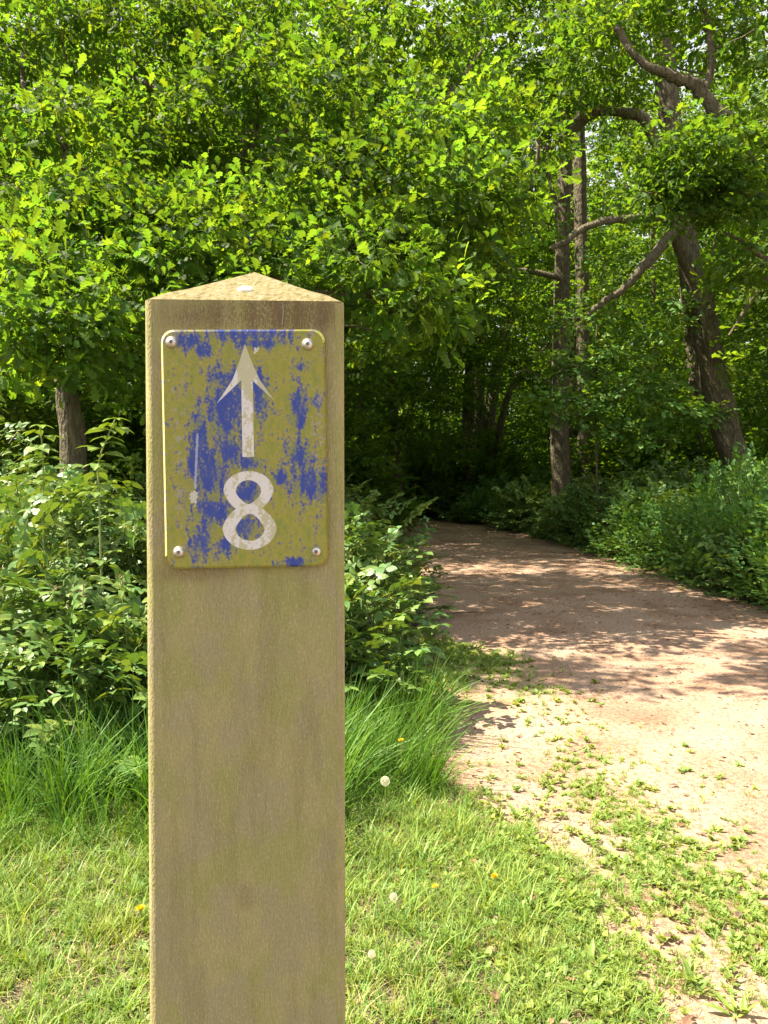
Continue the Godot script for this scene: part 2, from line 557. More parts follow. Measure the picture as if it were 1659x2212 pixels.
func post_texture() -> Array:
	var w := 448
	var h := 1024
	var im := Image.create(w, h, false, Image.FORMAT_RGB8)
	var bump := Image.create(w, h, false, Image.FORMAT_RGB8)
	var n := FastNoiseLite.new()
	n.seed = 31
	n.frequency = 0.01
	n.fractal_octaves = 4
	var g := FastNoiseLite.new()
	g.seed = 33
	g.frequency = 0.09
	g.fractal_octaves = 4
	# units of the photo view: x 308..738, y 652..2292 (the upper 0.48 m of the post)
	for j in h:
		for i in w:
			var x := 430.0 * i / w
			var y := 1640.0 * j / h
			var streak := n.get_noise_2d(x * 1.6, y * 0.16)
			var blotch := n.get_noise_2d(x * 0.7 + 400, y * 0.45)
			var fine := g.get_noise_2d(x * 2.2, y * 1.1)
			var grain := g.get_noise_2d(x * 5.0, y * 0.22 + 900)
			var col := Color(0.31, 0.27, 0.12)
			col = col.lerp(Color(0.27, 0.255, 0.09), clampf(0.35 + blotch * 2.0, 0, 0.85))
			var low := clampf(0.25 + n.get_noise_2d(x * 0.8 + 900, y * 0.5) * 2.2 + (y - 1100.0) / 1800.0, 0, 0.75)
			col = col.lerp(Color(0.285, 0.245, 0.135), low)
			var s := clampf(streak * 1.9 + 0.65 * gauss(x, y, [90, 1150, 14, 420]) + 0.4 * gauss(x, y, [350, 1000, 16, 260]) - 0.1, 0, 0.75)
			col = col.lerp(Color(0.19, 0.165, 0.06), s * 0.4)
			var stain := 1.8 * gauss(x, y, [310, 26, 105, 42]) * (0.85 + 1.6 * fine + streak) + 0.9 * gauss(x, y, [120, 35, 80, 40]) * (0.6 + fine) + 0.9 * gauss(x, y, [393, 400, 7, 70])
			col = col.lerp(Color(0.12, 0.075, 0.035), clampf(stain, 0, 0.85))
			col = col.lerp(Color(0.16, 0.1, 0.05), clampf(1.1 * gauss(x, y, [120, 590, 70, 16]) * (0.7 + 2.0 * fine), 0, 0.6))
			var kn := Vector2((x - 232) / 16.0, (y - 1300) / 24.0).length()
			if kn < 1.6: col = col.lerp(Color(0.2, 0.15, 0.08), clampf((1.6 - kn) * 0.6, 0, 0.45))
			var pale := fine + 0.7 * grain
			if pale > 0.42: col = col.lerp(Color(0.38, 0.34, 0.23), clampf((pale - 0.42) * 1.6, 0, 0.5))
			col = col * (0.96 + 0.18 * fine + 0.2 * grain)
			im.set_pixel(i, j, Color(clampf(col.r, 0, 1), clampf(col.g, 0, 1), clampf(col.b, 0, 1)).linear_to_srgb())
			var bh := clampf(0.5 + 0.45 * fine + 0.3 * grain, 0, 1)
			bump.set_pixel(i, j, Color(bh, bh, bh))
	return [ImageTexture.create_from_image(im), ImageTexture.create_from_image(bump)]

func quad(st: SurfaceTool, p: Array, uv: Array) -> void:
	var nn: Vector3 = ((p[2] - p[0]) as Vector3).cross(p[1] - p[0]).normalized()
	for k in [0, 1, 2, 0, 2, 3]:
		st.set_normal(nn)
		st.set_uv(uv[k])
		st.add_vertex(p[k])

func make_post() -> void:
	# front face 0.5 m from the lens, 124 mm wide
	var wd := 0.124
	var hw := wd / 2
	var fc := at(523, 652, 0.5)
	var root := Vector3(fc.x, 0, fc.z - hw)
	var t := thing("waymarker_post", "square weathered wooden waymarker post with a pointed cap, beside the path", "post", root)
	t.rotation = Vector3(deg_to_rad(-1.4), deg_to_rad(3.0), 0)
	var top := fc.y
	root.z -= 0.0
	# keep the top of the leaning post where the photo has it
	t.position += Vector3(0, 0, top * sin(deg_to_rad(1.4)))
	var tex := post_texture()
	var m := solid(1, 1, 1, 0.9)
	m.albedo_texture = tex[0]
	m.heightmap_enabled = true
	m.heightmap_texture = tex[1]
	m.heightmap_scale = 0.05
	M.post = m
	# ring of the square with rounded arrises
	var ring := []
	var rad := 0.0055
	for c in 4:
		var sx: float = [1, -1, -1, 1][c]
		var sz: float = [1, 1, -1, -1][c]
		for k in 4:
			var a := PI / 2 * c + PI / 2 * k / 3.0
			ring.append([Vector2(sx * (hw - rad) + cos(a) * rad, sz * (hw - rad) + sin(a) * rad), Vector2(cos(a), sin(a))])
	# the shaft
	var st := new_st()
	var rows := 40
	var span := 0.4724
	var per := ring.size()
	var around := []
	var run := 0.0
	for k in per + 1:
		around.append(run)
		run += (ring[(k + 1) % per][0] as Vector2).distance_to(ring[k % per][0])
	var start: float = around[3]
	for j in rows + 1:
		var y: float = top - (top + 0.02) * pow(float(j) / rows, 1.6)
		for k in per + 1:
			var r: Array = ring[k % per]
			var e := 1.0
			var nick := 0.0
			if k % 4 == 1 or k % 4 == 2:
				nick = 0.0035 * maxf(0.0, noise.get_noise_2d(y * 900.0, k * 37.0)) + 0.0006 * noise.get_noise_2d(y * 3000.0, k * 91.0)
			var q: Vector2 = r[0] - r[1] * nick
			st.set_normal(Vector3(r[1].x, 0, r[1].y))
			st.set_uv(Vector2((start - around[k]) / wd + 1.0, (top - y) / span))
			st.add_vertex(Vector3(q.x * e, y, q.y * e))
	for j in rows:
		for k in per:
			var a0 := j * (per + 1) + k
			var b0 := a0 + per + 1
			for q in [a0, b0, a0 + 1, a0 + 1, b0, b0 + 1]: st.add_index(q)
	part(t, "shaft", st.commit(), m)
	# the four-sided cap
	var cm := m.duplicate()
	cm.albedo_texture = noise_tex(0.02, [[0.0, lin(0.05, 0.04, 0.015)], [0.3, lin(0.13, 0.105, 0.03)], [0.5, lin(0.18, 0.145, 0.05)], [0.7, lin(0.22, 0.155, 0.085)], [1.0, lin(0.34, 0.27, 0.18)]], 5, 41)
	cm.heightmap_texture = noise_tex(0.03, [], 4, 42)
	cm.heightmap_scale = 0.15
	triplanar(cm, Vector3(13, 13, 17))
	M.cap = cm
	st = new_st()
	var apex := Vector3(0, top + 0.0345, 0)
	var cr := []
	for k in per:
		cr.append(Vector3(ring[k][0].x, top, ring[k][0].y))
	for k in per:
		var a: Vector3 = cr[k]
		var b: Vector3 = cr[(k + 1) % per]
		var levels := 6
		for l in levels:
			var t0 := float(l) / levels
			var t1 := float(l + 1) / levels
			var lift := func(p: Vector3, tt: float) -> Vector3: return p.lerp(apex, tt) + Vector3(0, 0.0011 * sin(minf(tt * 9.0, PI)), 0)
			var p := [lift.call(a, t0), lift.call(b, t0), lift.call(b, t1), lift.call(a, t1)]
			quad(st, p, [Vector2.ZERO, Vector2.ZERO, Vector2.ZERO, Vector2.ZERO])
	part(t, "cap", st.commit(), cm)
	# the nail in the cap: a pale disc lying on the front slope
	var nl := CylinderMesh.new()
	nl.top_radius = 0.0046
	nl.bottom_radius = 0.005
	nl.height = 0.002
	nl.radial_segments = 20
	var slope := atan(0.0345 / hw)
	part(t, "nail_head", nl, M.white_paint, Transform3D(Basis(Vector3.RIGHT, slope), Vector3(-0.0016, top + 0.0115, hw - 0.019)))
	# drying crack: a thin dark groove cut by two lips, and a rot pocket right of the plate
	var ck := new_st()
	tube(ck, [Vector3(0.024, top - 0.001, hw + 0.0), Vector3(0.0245, top - 0.008, hw + 0.0002), Vector3(0.0238, top - 0.014, hw), Vector3(0.0242, top - 0.019, hw - 0.0006)], [0.0003, 0.0006, 0.0005, 0.0002], 5)
	part(t, "crack", ck.commit(), M.socket)
	# the plate: rounded sheet
	var pw := 0.1005
	var ph := 0.1472
	var pt := 0.0032
	var plate := thing("waymarker_plate", "algae-covered blue sign plate with white arrow and 8, screwed to the wooden post", "sign", Vector3.ZERO)
	var mid := Vector3((522.5 + 3 - 523) / F * 0.5, top - (973.5 - 652) / F * 0.5 + 0.0, hw + 0.0012)
	plate.transform = t.transform * Transform3D(Basis(Vector3.FORWARD, deg_to_rad(-0.75)), mid)
	var outline := PackedVector2Array()
	for c in 4:
		var cx: float = [1, -1, -1, 1][c] * (pw / 2 - 0.0075)
		var cy: float = [1, 1, -1, -1][c] * (ph / 2 - 0.0075)
		for k in 7:
			var a := PI / 2 * c + PI / 2 * k / 6.0
			outline.append(Vector2(cx + cos(a) * 0.0075, cy + sin(a) * 0.0075))
	var fs := new_st()
	var no := outline.size()
	var inner := PackedVector2Array()
	for q in outline: inner.append(q * Vector2(1 - 0.0012 / pw * 2, 1 - 0.0012 / ph * 2))
	var uvof := func(q: Vector2) -> Vector2: return Vector2(q.x / pw + 0.5, 0.5 - q.y / ph)
	for k in no:
		var a := inner[k]
		var b := inner[(k + 1) % no]
		for q in [Vector2.ZERO, b, a]:
			fs.set_normal(Vector3(0, 0, 1))
			fs.set_uv(uvof.call(q))
			fs.add_vertex(Vector3(q.x, q.y, pt))
		var oa := outline[k]
		var ob := outline[(k + 1) % no]
		var n1 := Vector3(oa.x, oa.y, 0).normalized()
		for q in [[a, pt, a], [b, pt, b], [oa, pt - 0.0008, a], [b, pt, b], [ob, pt - 0.0008, b], [oa, pt - 0.0008, a]]:
			fs.set_normal((n1 + Vector3(0, 0, 1)).normalized())
			fs.set_uv(uvof.call(q[2]))
			fs.add_vertex(Vector3(q[0].x, q[0].y, q[1]))
	var pm := solid(1, 1, 1, 0.7)
	pm.albedo_texture = plate_texture()
	M.plate = pm
	part(plate, "face", fs.commit(), pm)
	var es := new_st()
	for k in no:
		var oa := outline[k]
		var ob := outline[(k + 1) % no]
		quad(es, [Vector3(oa.x, oa.y, pt - 0.0008), Vector3(ob.x, ob.y, pt - 0.0008), Vector3(ob.x, ob.y, -0.0006), Vector3(oa.x, oa.y, -0.0006)], [Vector2.ZERO, Vector2.ZERO, Vector2.ZERO, Vector2.ZERO])
	part(plate, "edge", es.commit(), solid(0.2, 0.155, 0.025, 0.9))
	for s in [[371, 747, 1.0], [660, 749, 1.0], [384, 1195, 1.0], [677, 1195, 0.85]]:
		var local := Vector3((s[0] - 525.5) / F * 0.5, (973.5 - s[1]) / F * 0.5, pt)
		local = plate.transform.basis.inverse() * (t.transform.basis * local)
		var hs := new_st()
		var prof := [[0.0, 0.0022], [0.0012, 0.0024], [0.0016, 0.0026], [0.0026, 0.0023], [0.0034, 0.0014], [0.0038, 0.0]]
		for i in prof.size() - 1:
			for k in 20:
				var a0 := TAU * k / 20
				var a1 := TAU * (k + 1) / 20
				var p := []
				for e in [[i, a0], [i, a1], [i + 1, a1], [i + 1, a0]]:
					var r: float = prof[e[0]][0] * s[2]
					p.append(Vector3(cos(e[1]) * r, sin(e[1]) * r, prof[e[0]][1]))
				if i == 0:
					for q in [p[0], p[2], p[3]]:
						hs.set_normal(Vector3(0, 0, 1))
						hs.add_vertex(q)
					continue
				for q in [0, 1, 2, 0, 2, 3]:
					var pp: Vector3 = p[q]
					hs.set_normal(Vector3(pp.x, pp.y, pp.z * 0.9).normalized())
					hs.add_vertex(pp)
		var screw := part(plate, "screw", hs.commit(), M.steel, Transform3D(Basis(), local))
		var sk := CylinderMesh.new()
		sk.radial_segments = 6
		sk.top_radius = 0.0011
		sk.bottom_radius = 0.0011
		sk.height = 0.0006
		part(screw, "socket", sk, M.socket, Transform3D(Basis(Vector3.RIGHT, PI / 2), Vector3(0, 0, 0.00245)))

# ------------------------------------------------------------------ ground
func make_ground() -> void:
	var xs := []
	var zs := []
	for v in [-400, -200, -100, -60, -40, -25, -16, -11, -8]: xs.append(float(v))
	var x := -6.0
	while x <= 8.0:
		xs.append(x)
		x += 0.25
	for v in [10, 14, 20, 30, 45, 70, 120, 220, 400]: xs.append(float(v))
	for v in [-500, -300, -180, -110, -80, -60, -48, -40, -35]: zs.append(float(v))
	var z := -32.0
	while z <= 2.0:
		zs.append(z)
		z += 0.25
	for v in [4, 8, 14, 25, 50, 100, 300]: zs.append(float(v))
	var st := new_st()
	for j in zs.size():
		for i in xs.size():
			st.set_normal(Vector3.UP)
			st.add_vertex(Vector3(xs[i], hgt(xs[i], zs[j]) - 0.004, zs[j]))
	for j in zs.size() - 1:
		for i in xs.size() - 1:
			var a := j * xs.size() + i
			var b := a + xs.size()
			for q in [a, a + 1, b, a + 1, b + 1, b]: st.add_index(q)
	st.generate_normals()
	var g := part(self, "ground", st.commit(), M.ground)
	tag(g, "dark leaf-strewn soil under the trees and shrubs", "", "", "structure")
	# the path
	var rows := []
	for r in PATH: rows.append([Vector3(r[0], 0, r[1]), Vector3(r[2], 0, r[3])])
	var ls := []
	var rs := []
	for r in rows:
		ls.append(r[0])
		rs.append(r[1])
	ls = smooth_line(ls, 12)
	rs = smooth_line(rs, 12)
	st = new_st()
	var nc := 36
	for j in ls.size():
		for i in nc + 1:
			var t := float(i) / nc
			var l: Vector3 = ls[j]
			var r: Vector3 = rs[j]
			l.x += 0.12 * noise.get_noise_2d(l.z * 60.0, 7.0) + 0.05 * noise.get_noise_2d(l.z * 300.0, 17.0)
			r.x += 0.2 * noise.get_noise_2d(r.z * 60.0, 77.0)
			var p := l.lerp(r, t)
			p.y = hgt(p.x, p.z) + 0.014 * minf(1.0, minf(t, 1.0 - t) * 9.0) + 0.002 + 0.006 * noise.get_noise_2d(p.x * 400.0, p.z * 400.0)
			st.set_normal(Vector3.UP)
			st.add_vertex(p)
	for j in ls.size() - 1:
		for i in nc:
			var a := j * (nc + 1) + i
			var b := a + nc + 1
			for q in [a, b, a + 1, a + 1, b, b + 1]: st.add_index(q)
	st.generate_normals()
	var p := part(self, "path", st.commit(), M.path)
	tag(p, "bare pinkish sandy path bending left into the wood", "", "", "structure")

# left x, left z, right x, right z
const PATH := [[1.1, 1.5, 7.0, 1.5], [0.9, -0.5, 6.0, -0.5], [0.72, -2.1, 5.6, -2.1], [0.62, -3.0, 5.2, -3.2], [0.3, -4.0, 4.8, -5.0], [0.1, -6.2, 4.2, -8.4], [0.4, -8.2, 4.1, -10.5], [0.5, -12.0, 4.1, -13.2], [0.5, -17.0, 3.9, -17.0], [0.45, -21.0, 3.3, -21.6], [0.1, -23.2, 2.3, -25.0], [-1.2, -25.0, 0.6, -27.6], [-3.5, -26.2, -2.5, -29.5], [-7.0, -27.0, -7.0, -31.0]]

func blade(st: SurfaceTool, base: Vector3, dir: Vector3, h: float, w: float, bend: float, col: Color, segs := 3) -> void:
	var side := dir.cross(Vector3.UP).normalized() * w
	var prev := []
	for i in segs + 1:
		var t := float(i) / segs
		var c := base + Vector3(0, h * (t - 0.28 * bend * t * t), 0) + dir * h * bend * t * t
		var ww := 1.0 - pow(t, 1.6)
		var cur := [c - side * ww, c + side * ww]
		if i > 0:
			var nn := ((cur[0] - prev[0]) as Vector3).cross(prev[1] - prev[0]).normalized()
			var tri := [prev[0], prev[1], cur[0], prev[1], cur[1], cur[0]] if i < segs else [prev[0], prev[1], cur[0]]
			for q in tri:
				st.set_color(col)
				st.set_normal(nn)
				st.add_vertex(q)
		prev = cur

func tuft_mesh(n: int, h: float, w: float, spread: float, bend: float, tints: Array) -> ArrayMesh:
	var st := new_st()
	for i in n:
		var a := rr(0, TAU)
		var d := Vector3(cos(a), 0, sin(a))
		blade(st, d * rr(0, spread), Vector3(cos(a + rr(-0.7, 0.7)), 0, sin(a + rr(-0.7, 0.7))), h * rr(0.5, 1.1), w * rr(0.7, 1.2), bend * rr(0.3, 1.3), tints[rng.randi() % tints.size()])
	return st.commit()

func path_left(z: float) -> float:
	for i in PATH.size() - 1:
		if z <= PATH[i][1] and z >= PATH[i + 1][1]:
			return lerpf(PATH[i][0], PATH[i + 1][0], (z - PATH[i][1]) / (PATH[i + 1][1] - PATH[i][1]))
	return 1.0

func on_ground(x: float, z: float, s: float, lean := Vector3.UP) -> Transform3D:
	var b := Basis(Vector3.UP, rr(0, TAU))
	if lean != Vector3.UP:
		b = Basis(Quaternion(Vector3.UP, lean.normalized())) * b
	return Transform3D(b.scaled_local(Vector3.ONE * s), Vector3(x, hgt(x, z), z))

func make_grass() -> void:
	var fresh := [Color(1, 1, 1), Color(0.8, 0.95, 0.8), Color(1.15, 1.05, 0.9), Color(0.7, 0.85, 0.7)]
	# mown lawn
	var lawn := Node3D.new()
	var kinds := []
	for v in 4: kinds.append(tuft_mesh(13, 0.055, 0.0021, 0.03, 0.9, fresh))
	var xf := [[], [], [], []]
	var co := [[], [], [], []]
	for i in 15000:
		var z := rr(-3.75, -0.9)
		var x := rr(-2.8, 1.5)
		var edge := path_left(z) - x
		if edge < 0.12 + 0.25 * noise.get_noise_2d(x * 150.0, z * 150.0) - rr(0, 0.22): continue
		if noise.get_noise_2d(x * 260.0 + 40, z * 260.0) > 0.33 and rng.randf() < 0.7: continue
		var v := i % 4
		xf[v].append(on_ground(x, z, rr(0.6, 1.25)))
		var tn := tint(0.2, 0.18)
		if noise.get_noise_2d(x * 190.0, z * 190.0 + 80) > 0.25 and rng.randf() < 0.45: tn = Color(1.45, 1.1, 1.3)
		co[v].append(tn)
	lawn.name = "lawn"
	add_child(lawn, true)
	tag(lawn, "short mown grass around the foot of the wooden post", "grass", "", "stuff")
	for v in 4: scatter(lawn, "grass", kinds[v], M.grass, xf[v], co[v])
	var mid := tuft_mesh(10, 0.16, 0.003, 0.05, 0.8, fresh)
	var mx := []
	var mc := []
	for i in 900:
		var z := -3.0 + 0.45 * rng.randfn()
		var x := rr(-2.8, 0.5)
		if x > path_left(z) - 0.1 or z > -1.7: continue
		mx.append(on_ground(x, z, rr(0.35, 1.2)))
		mc.append(tint(0.2, 0.15))
	scatter(lawn, "grass", mid, M.grass, mx, mc)
	# dry straw and low leaves in the lawn
	var sxf := []
	var sco := []
	var straw := tuft_mesh(7, 0.05, 0.0016, 0.04, 2.2, [Color(1, 1, 1), Color(0.75, 0.7, 0.6)])
	for i in 1500:
		var z := rr(-3.7, -1.2)
		var x := rr(-2.6, 1.2)
		if x > path_left(z) + rr(-0.3, 0.25): continue
		sxf.append(on_ground(x, z, rr(0.6, 1.2)))
		sco.append(tint(0.25, 0.1))
	scatter(lawn, "dry_grass", straw, M.straw, sxf, sco)
	var rosette := new_st()
	for k in 8:
		leaf(rosette, Transform3D(Basis(Vector3.UP, k * 0.8 + rr(-0.2, 0.2)) * Basis(Vector3.RIGHT, rr(0.25, 0.8)), Vector3(0, 0.004, 0)), LANCE if k % 2 else OVATE, rr(0.03, 0.055), Color(1, 1, 1) * rr(0.8, 1.1), 0.3, 0.3)
	var rm := rosette.commit()
	var rxf := []
	var rco := []
	for i in 1300:
		var z := rr(-3.5, -1.2)
		var x := rr(-2.4, 1.2)
		if x > path_left(z) + rr(-0.25, 0.15) - 0.05: continue
		rxf.append(on_ground(x, z, rr(0.5, 1.0)))
		rco.append(tint(0.2, 0.1))
	scatter(lawn, "low_leaves", rm, M.bramble, rxf, rco)
	# long grass
	var long_kinds := []
	for v in 3: long_kinds.append(tuft_mesh(15, 0.5, 0.0042, 0.09, 0.5, fresh))
	for area in [["long_grass", "tall uncut grass below the brambles, left of the wooden post", [[-3.4, -0.15, -4.2, -2.95, 700, Vector3(0, 1, 0.25)]]],
			["long_grass", "tall green grass leaning over the path edge, right of the wooden post", [[-0.75, 0.22, -4.7, -3.35, 300, Vector3(0.4, 0.8, 0.15)]]]]:
		var g := Node3D.new()
		g.name = numbered(area[0])
		add_child(g, true)
		tag(g, area[1], "grass", "", "stuff")
		var lx := [[], [], []]
		var lc := [[], [], []]
		for a in area[2]:
			for i in a[4]:
				var z := rr(a[2], a[3])
				var x := rr(a[0], a[1])
				if x > path_left(z) - 0.02: continue
				var e := clampf((a[3] - z) / 0.35, 0.35, 1.0)
				lx[i % 3].append(on_ground(x, z, rr(0.45, 1.2) * e, a[5] + Vector3(rr(-0.35, 0.35), 0, rr(-0.35, 0.35))))
				lc[i % 3].append(tint(0.2, 0.12) * Color(0.55, 0.76, 0.6))
		for v in 3: scatter(g, "grass", long_kinds[v], M.grass, lx[v], lc[v])

func weed_mesh() -> ArrayMesh:
	var st := new_st()
	for k in 15:
		leaf(st, Transform3D(Basis(Vector3.UP, rr(0, TAU)) * Basis(Vector3.RIGHT, rr(0.35, 1.25)), Vector3(rr(-0.012, 0.012), 0.0, rr(-0.012, 0.012))), LANCE if k % 3 else OVATE, rr(0.015, 0.042), Color(1, 1, 1) * rr(0.75, 1.15), 0.3, 0.3)
	return st.commit()

func make_weeds() -> void:
	var kinds := []
	for v in 4: kinds.append(weed_mesh())
	# weed patches: photo place, spread in metres, count
	var patches := [[1270, 1650, 0.25, 40], [1300, 1720, 0.2, 55], [1350, 1790, 0.2, 70], [1400, 1850, 0.2, 70], [1440, 1890, 0.15, 40], [1540, 1930, 0.2, 80], [1600, 1990, 0.2, 60], [1190, 1560, 0.3, 25], [1130, 1495, 0.35, 22],
		[1000, 1420, 0.3, 60], [1060, 1440, 0.3, 40], [930, 1400, 0.25, 50], [950, 1470, 0.2, 60], [900, 1480, 0.2, 60], [1030, 1900, 0.25, 80], [1120, 1830, 0.12, 50], [1130, 1920, 0.15, 40], [1250, 1920, 0.15, 40], [1230, 2000, 0.15, 45], [1280, 2060, 0.15, 50], [1350, 2160, 0.15, 60],
		[1180, 2100, 0.2, 70], [1090, 1770, 0.25, 30], [1640, 2100, 0.2, 60], [1500, 2040, 0.4, 25], [1250, 1780, 0.35, 40], [1100, 1700, 0.4, 22], [1450, 1700, 0.5, 22], [1600, 1820, 0.4, 30], [1390, 1960, 0.15, 14], [1320, 2020, 0.12, 20], [1360, 1915, 0.1, 20]]
	var gxf := []
	var gco := []
	var short := tuft_mesh(9, 0.06, 0.0019, 0.02, 1.1, [Color(1, 1, 1), Color(0.8, 0.95, 0.8)])
	var xf := [[], [], [], []]
	var co := [[], [], [], []]
	for p in patches:
		var g := ground_at(p[0], p[1])
		for i in int(p[3] * (3.0 if p[1] < 1500 else 1.3)):
			var gx: float = g.x + rng.randfn() * p[2] * 0.6
			var gz: float = g.z + rng.randfn() * p[2] * 0.75
			var gt := on_ground(gx, gz, rr(0.3, 0.8) * (1.5 if p[1] < 1500 else 1.0))
			gt.origin.y += 0.016
			gxf.append(gt)
			gco.append(tint(0.2, 0.15))
		for i in int(p[3] * (2.2 if p[1] < 1500 else 1.0)):
			var x: float = g.x + rng.randfn() * p[2] * 0.55
			var z: float = g.z + rng.randfn() * p[2] * 0.7
			var t := on_ground(x, z, rr(0.35, 0.95) * (1.4 if p[1] < 1500 else 1.0))
			t.origin.y += 0.017
			var v := rng.randi() % 4
			xf[v].append(t)
			co[v].append(tint(0.2, 0.15))
	var w := Node3D.new()
	w.name = "path_weeds"
	add_child(w, true)
	tag(w, "low green weeds sprouting thinly from the sandy path", "weeds", "", "stuff")
	for v in 4: scatter(w, "weeds", kinds[v], M.grass, xf[v], co[v])
	scatter(w, "grass", short, M.grass, gxf, gco)
	# bigger single weeds on the bare sand
	var first: Node3D = null
	for s in [[1085, 1935], [1283, 2095], [1270, 2155], [1180, 1975], [1590, 2190], [1480, 2120], [1230, 1960], [1385, 1795], [1415, 1845], [1515, 1915], [1120, 1770], [1190, 1700]]:
		var g := ground_at(s[0], s[1])
		var t := thing("weed_plant", "small leafy weed standing alone on the bare sandy path", "weed", g + Vector3(0, 0.006, 0), "single weeds on the sandy path")
		t.rotation.y = rr(0, TAU)
		for k in 14:
			part(t, "leaf", SP.lance[k % 3], M.grass, Transform3D((Basis(Vector3.UP, k * 2.4) * Basis(Vector3.RIGHT, rr(0.3, 1.2))).scaled_local(Vector3.ONE * rr(0.7, 1.2)), Vector3(rr(-0.015, 0.015), 0, rr(-0.015, 0.015))))
	# litter
	var lx := []
	var lc := []
	var lm := leaf_mesh(SMALLOAK, 0.045, Color(1, 1, 1), 0.5, 0.6)
	for i in 13000:
		var far := pow(rng.randf(), 1.4)
		var z := -2.0 - 24.0 * far
		var x := rr(path_left(z) - 0.6, 5.2)
		if rng.randf() > 0.25 + far: continue
		var t := on_ground(x, z, rr(0.3, 1.0))
		t.basis = t.basis * Basis(Vector3.RIGHT, rr(-0.5, 0.5))
		t.origin.y += 0.022
		lx.append(t)
		lc.append(tint(0.4, 0.15))
	var l := scatter(self, "leaf_litter", lm, M.litter, lx, lc)
	tag(l, "scattered brown leaf litter on the sandy path", "leaf litter", "", "stuff")
	var sm := SphereMesh.new()
	sm.radius = 0.01
	sm.height = 0.014
	sm.radial_segments = 7
	sm.rings = 4
	var px := []
	var pc := []
	for i in 5000:
		var z := -1.8 - 9.0 * pow(rng.randf(), 1.5)
		var x := rr(path_left(z) - 0.1, 4.6)
		var t := on_ground(x, z, rr(0.15, 0.7))
		t.basis = t.basis.scaled_local(Vector3(rr(0.7, 1.3), 1, rr(0.7, 1.3)))
		t.origin.y += 0.015
		px.append(t)
		pc.append(Color(1, 0.85, 0.7) * rr(0.5, 1.1))
	var pmat := solid(0.42, 0.33, 0.25, 0.9)
	pmat.vertex_color_use_as_albedo = true
	var pb := scatter(self, "pebbles", sm, pmat, px, pc)
	tag(pb, "tiny pebbles and crumbs of earth on the sandy path", "pebbles", "", "stuff")

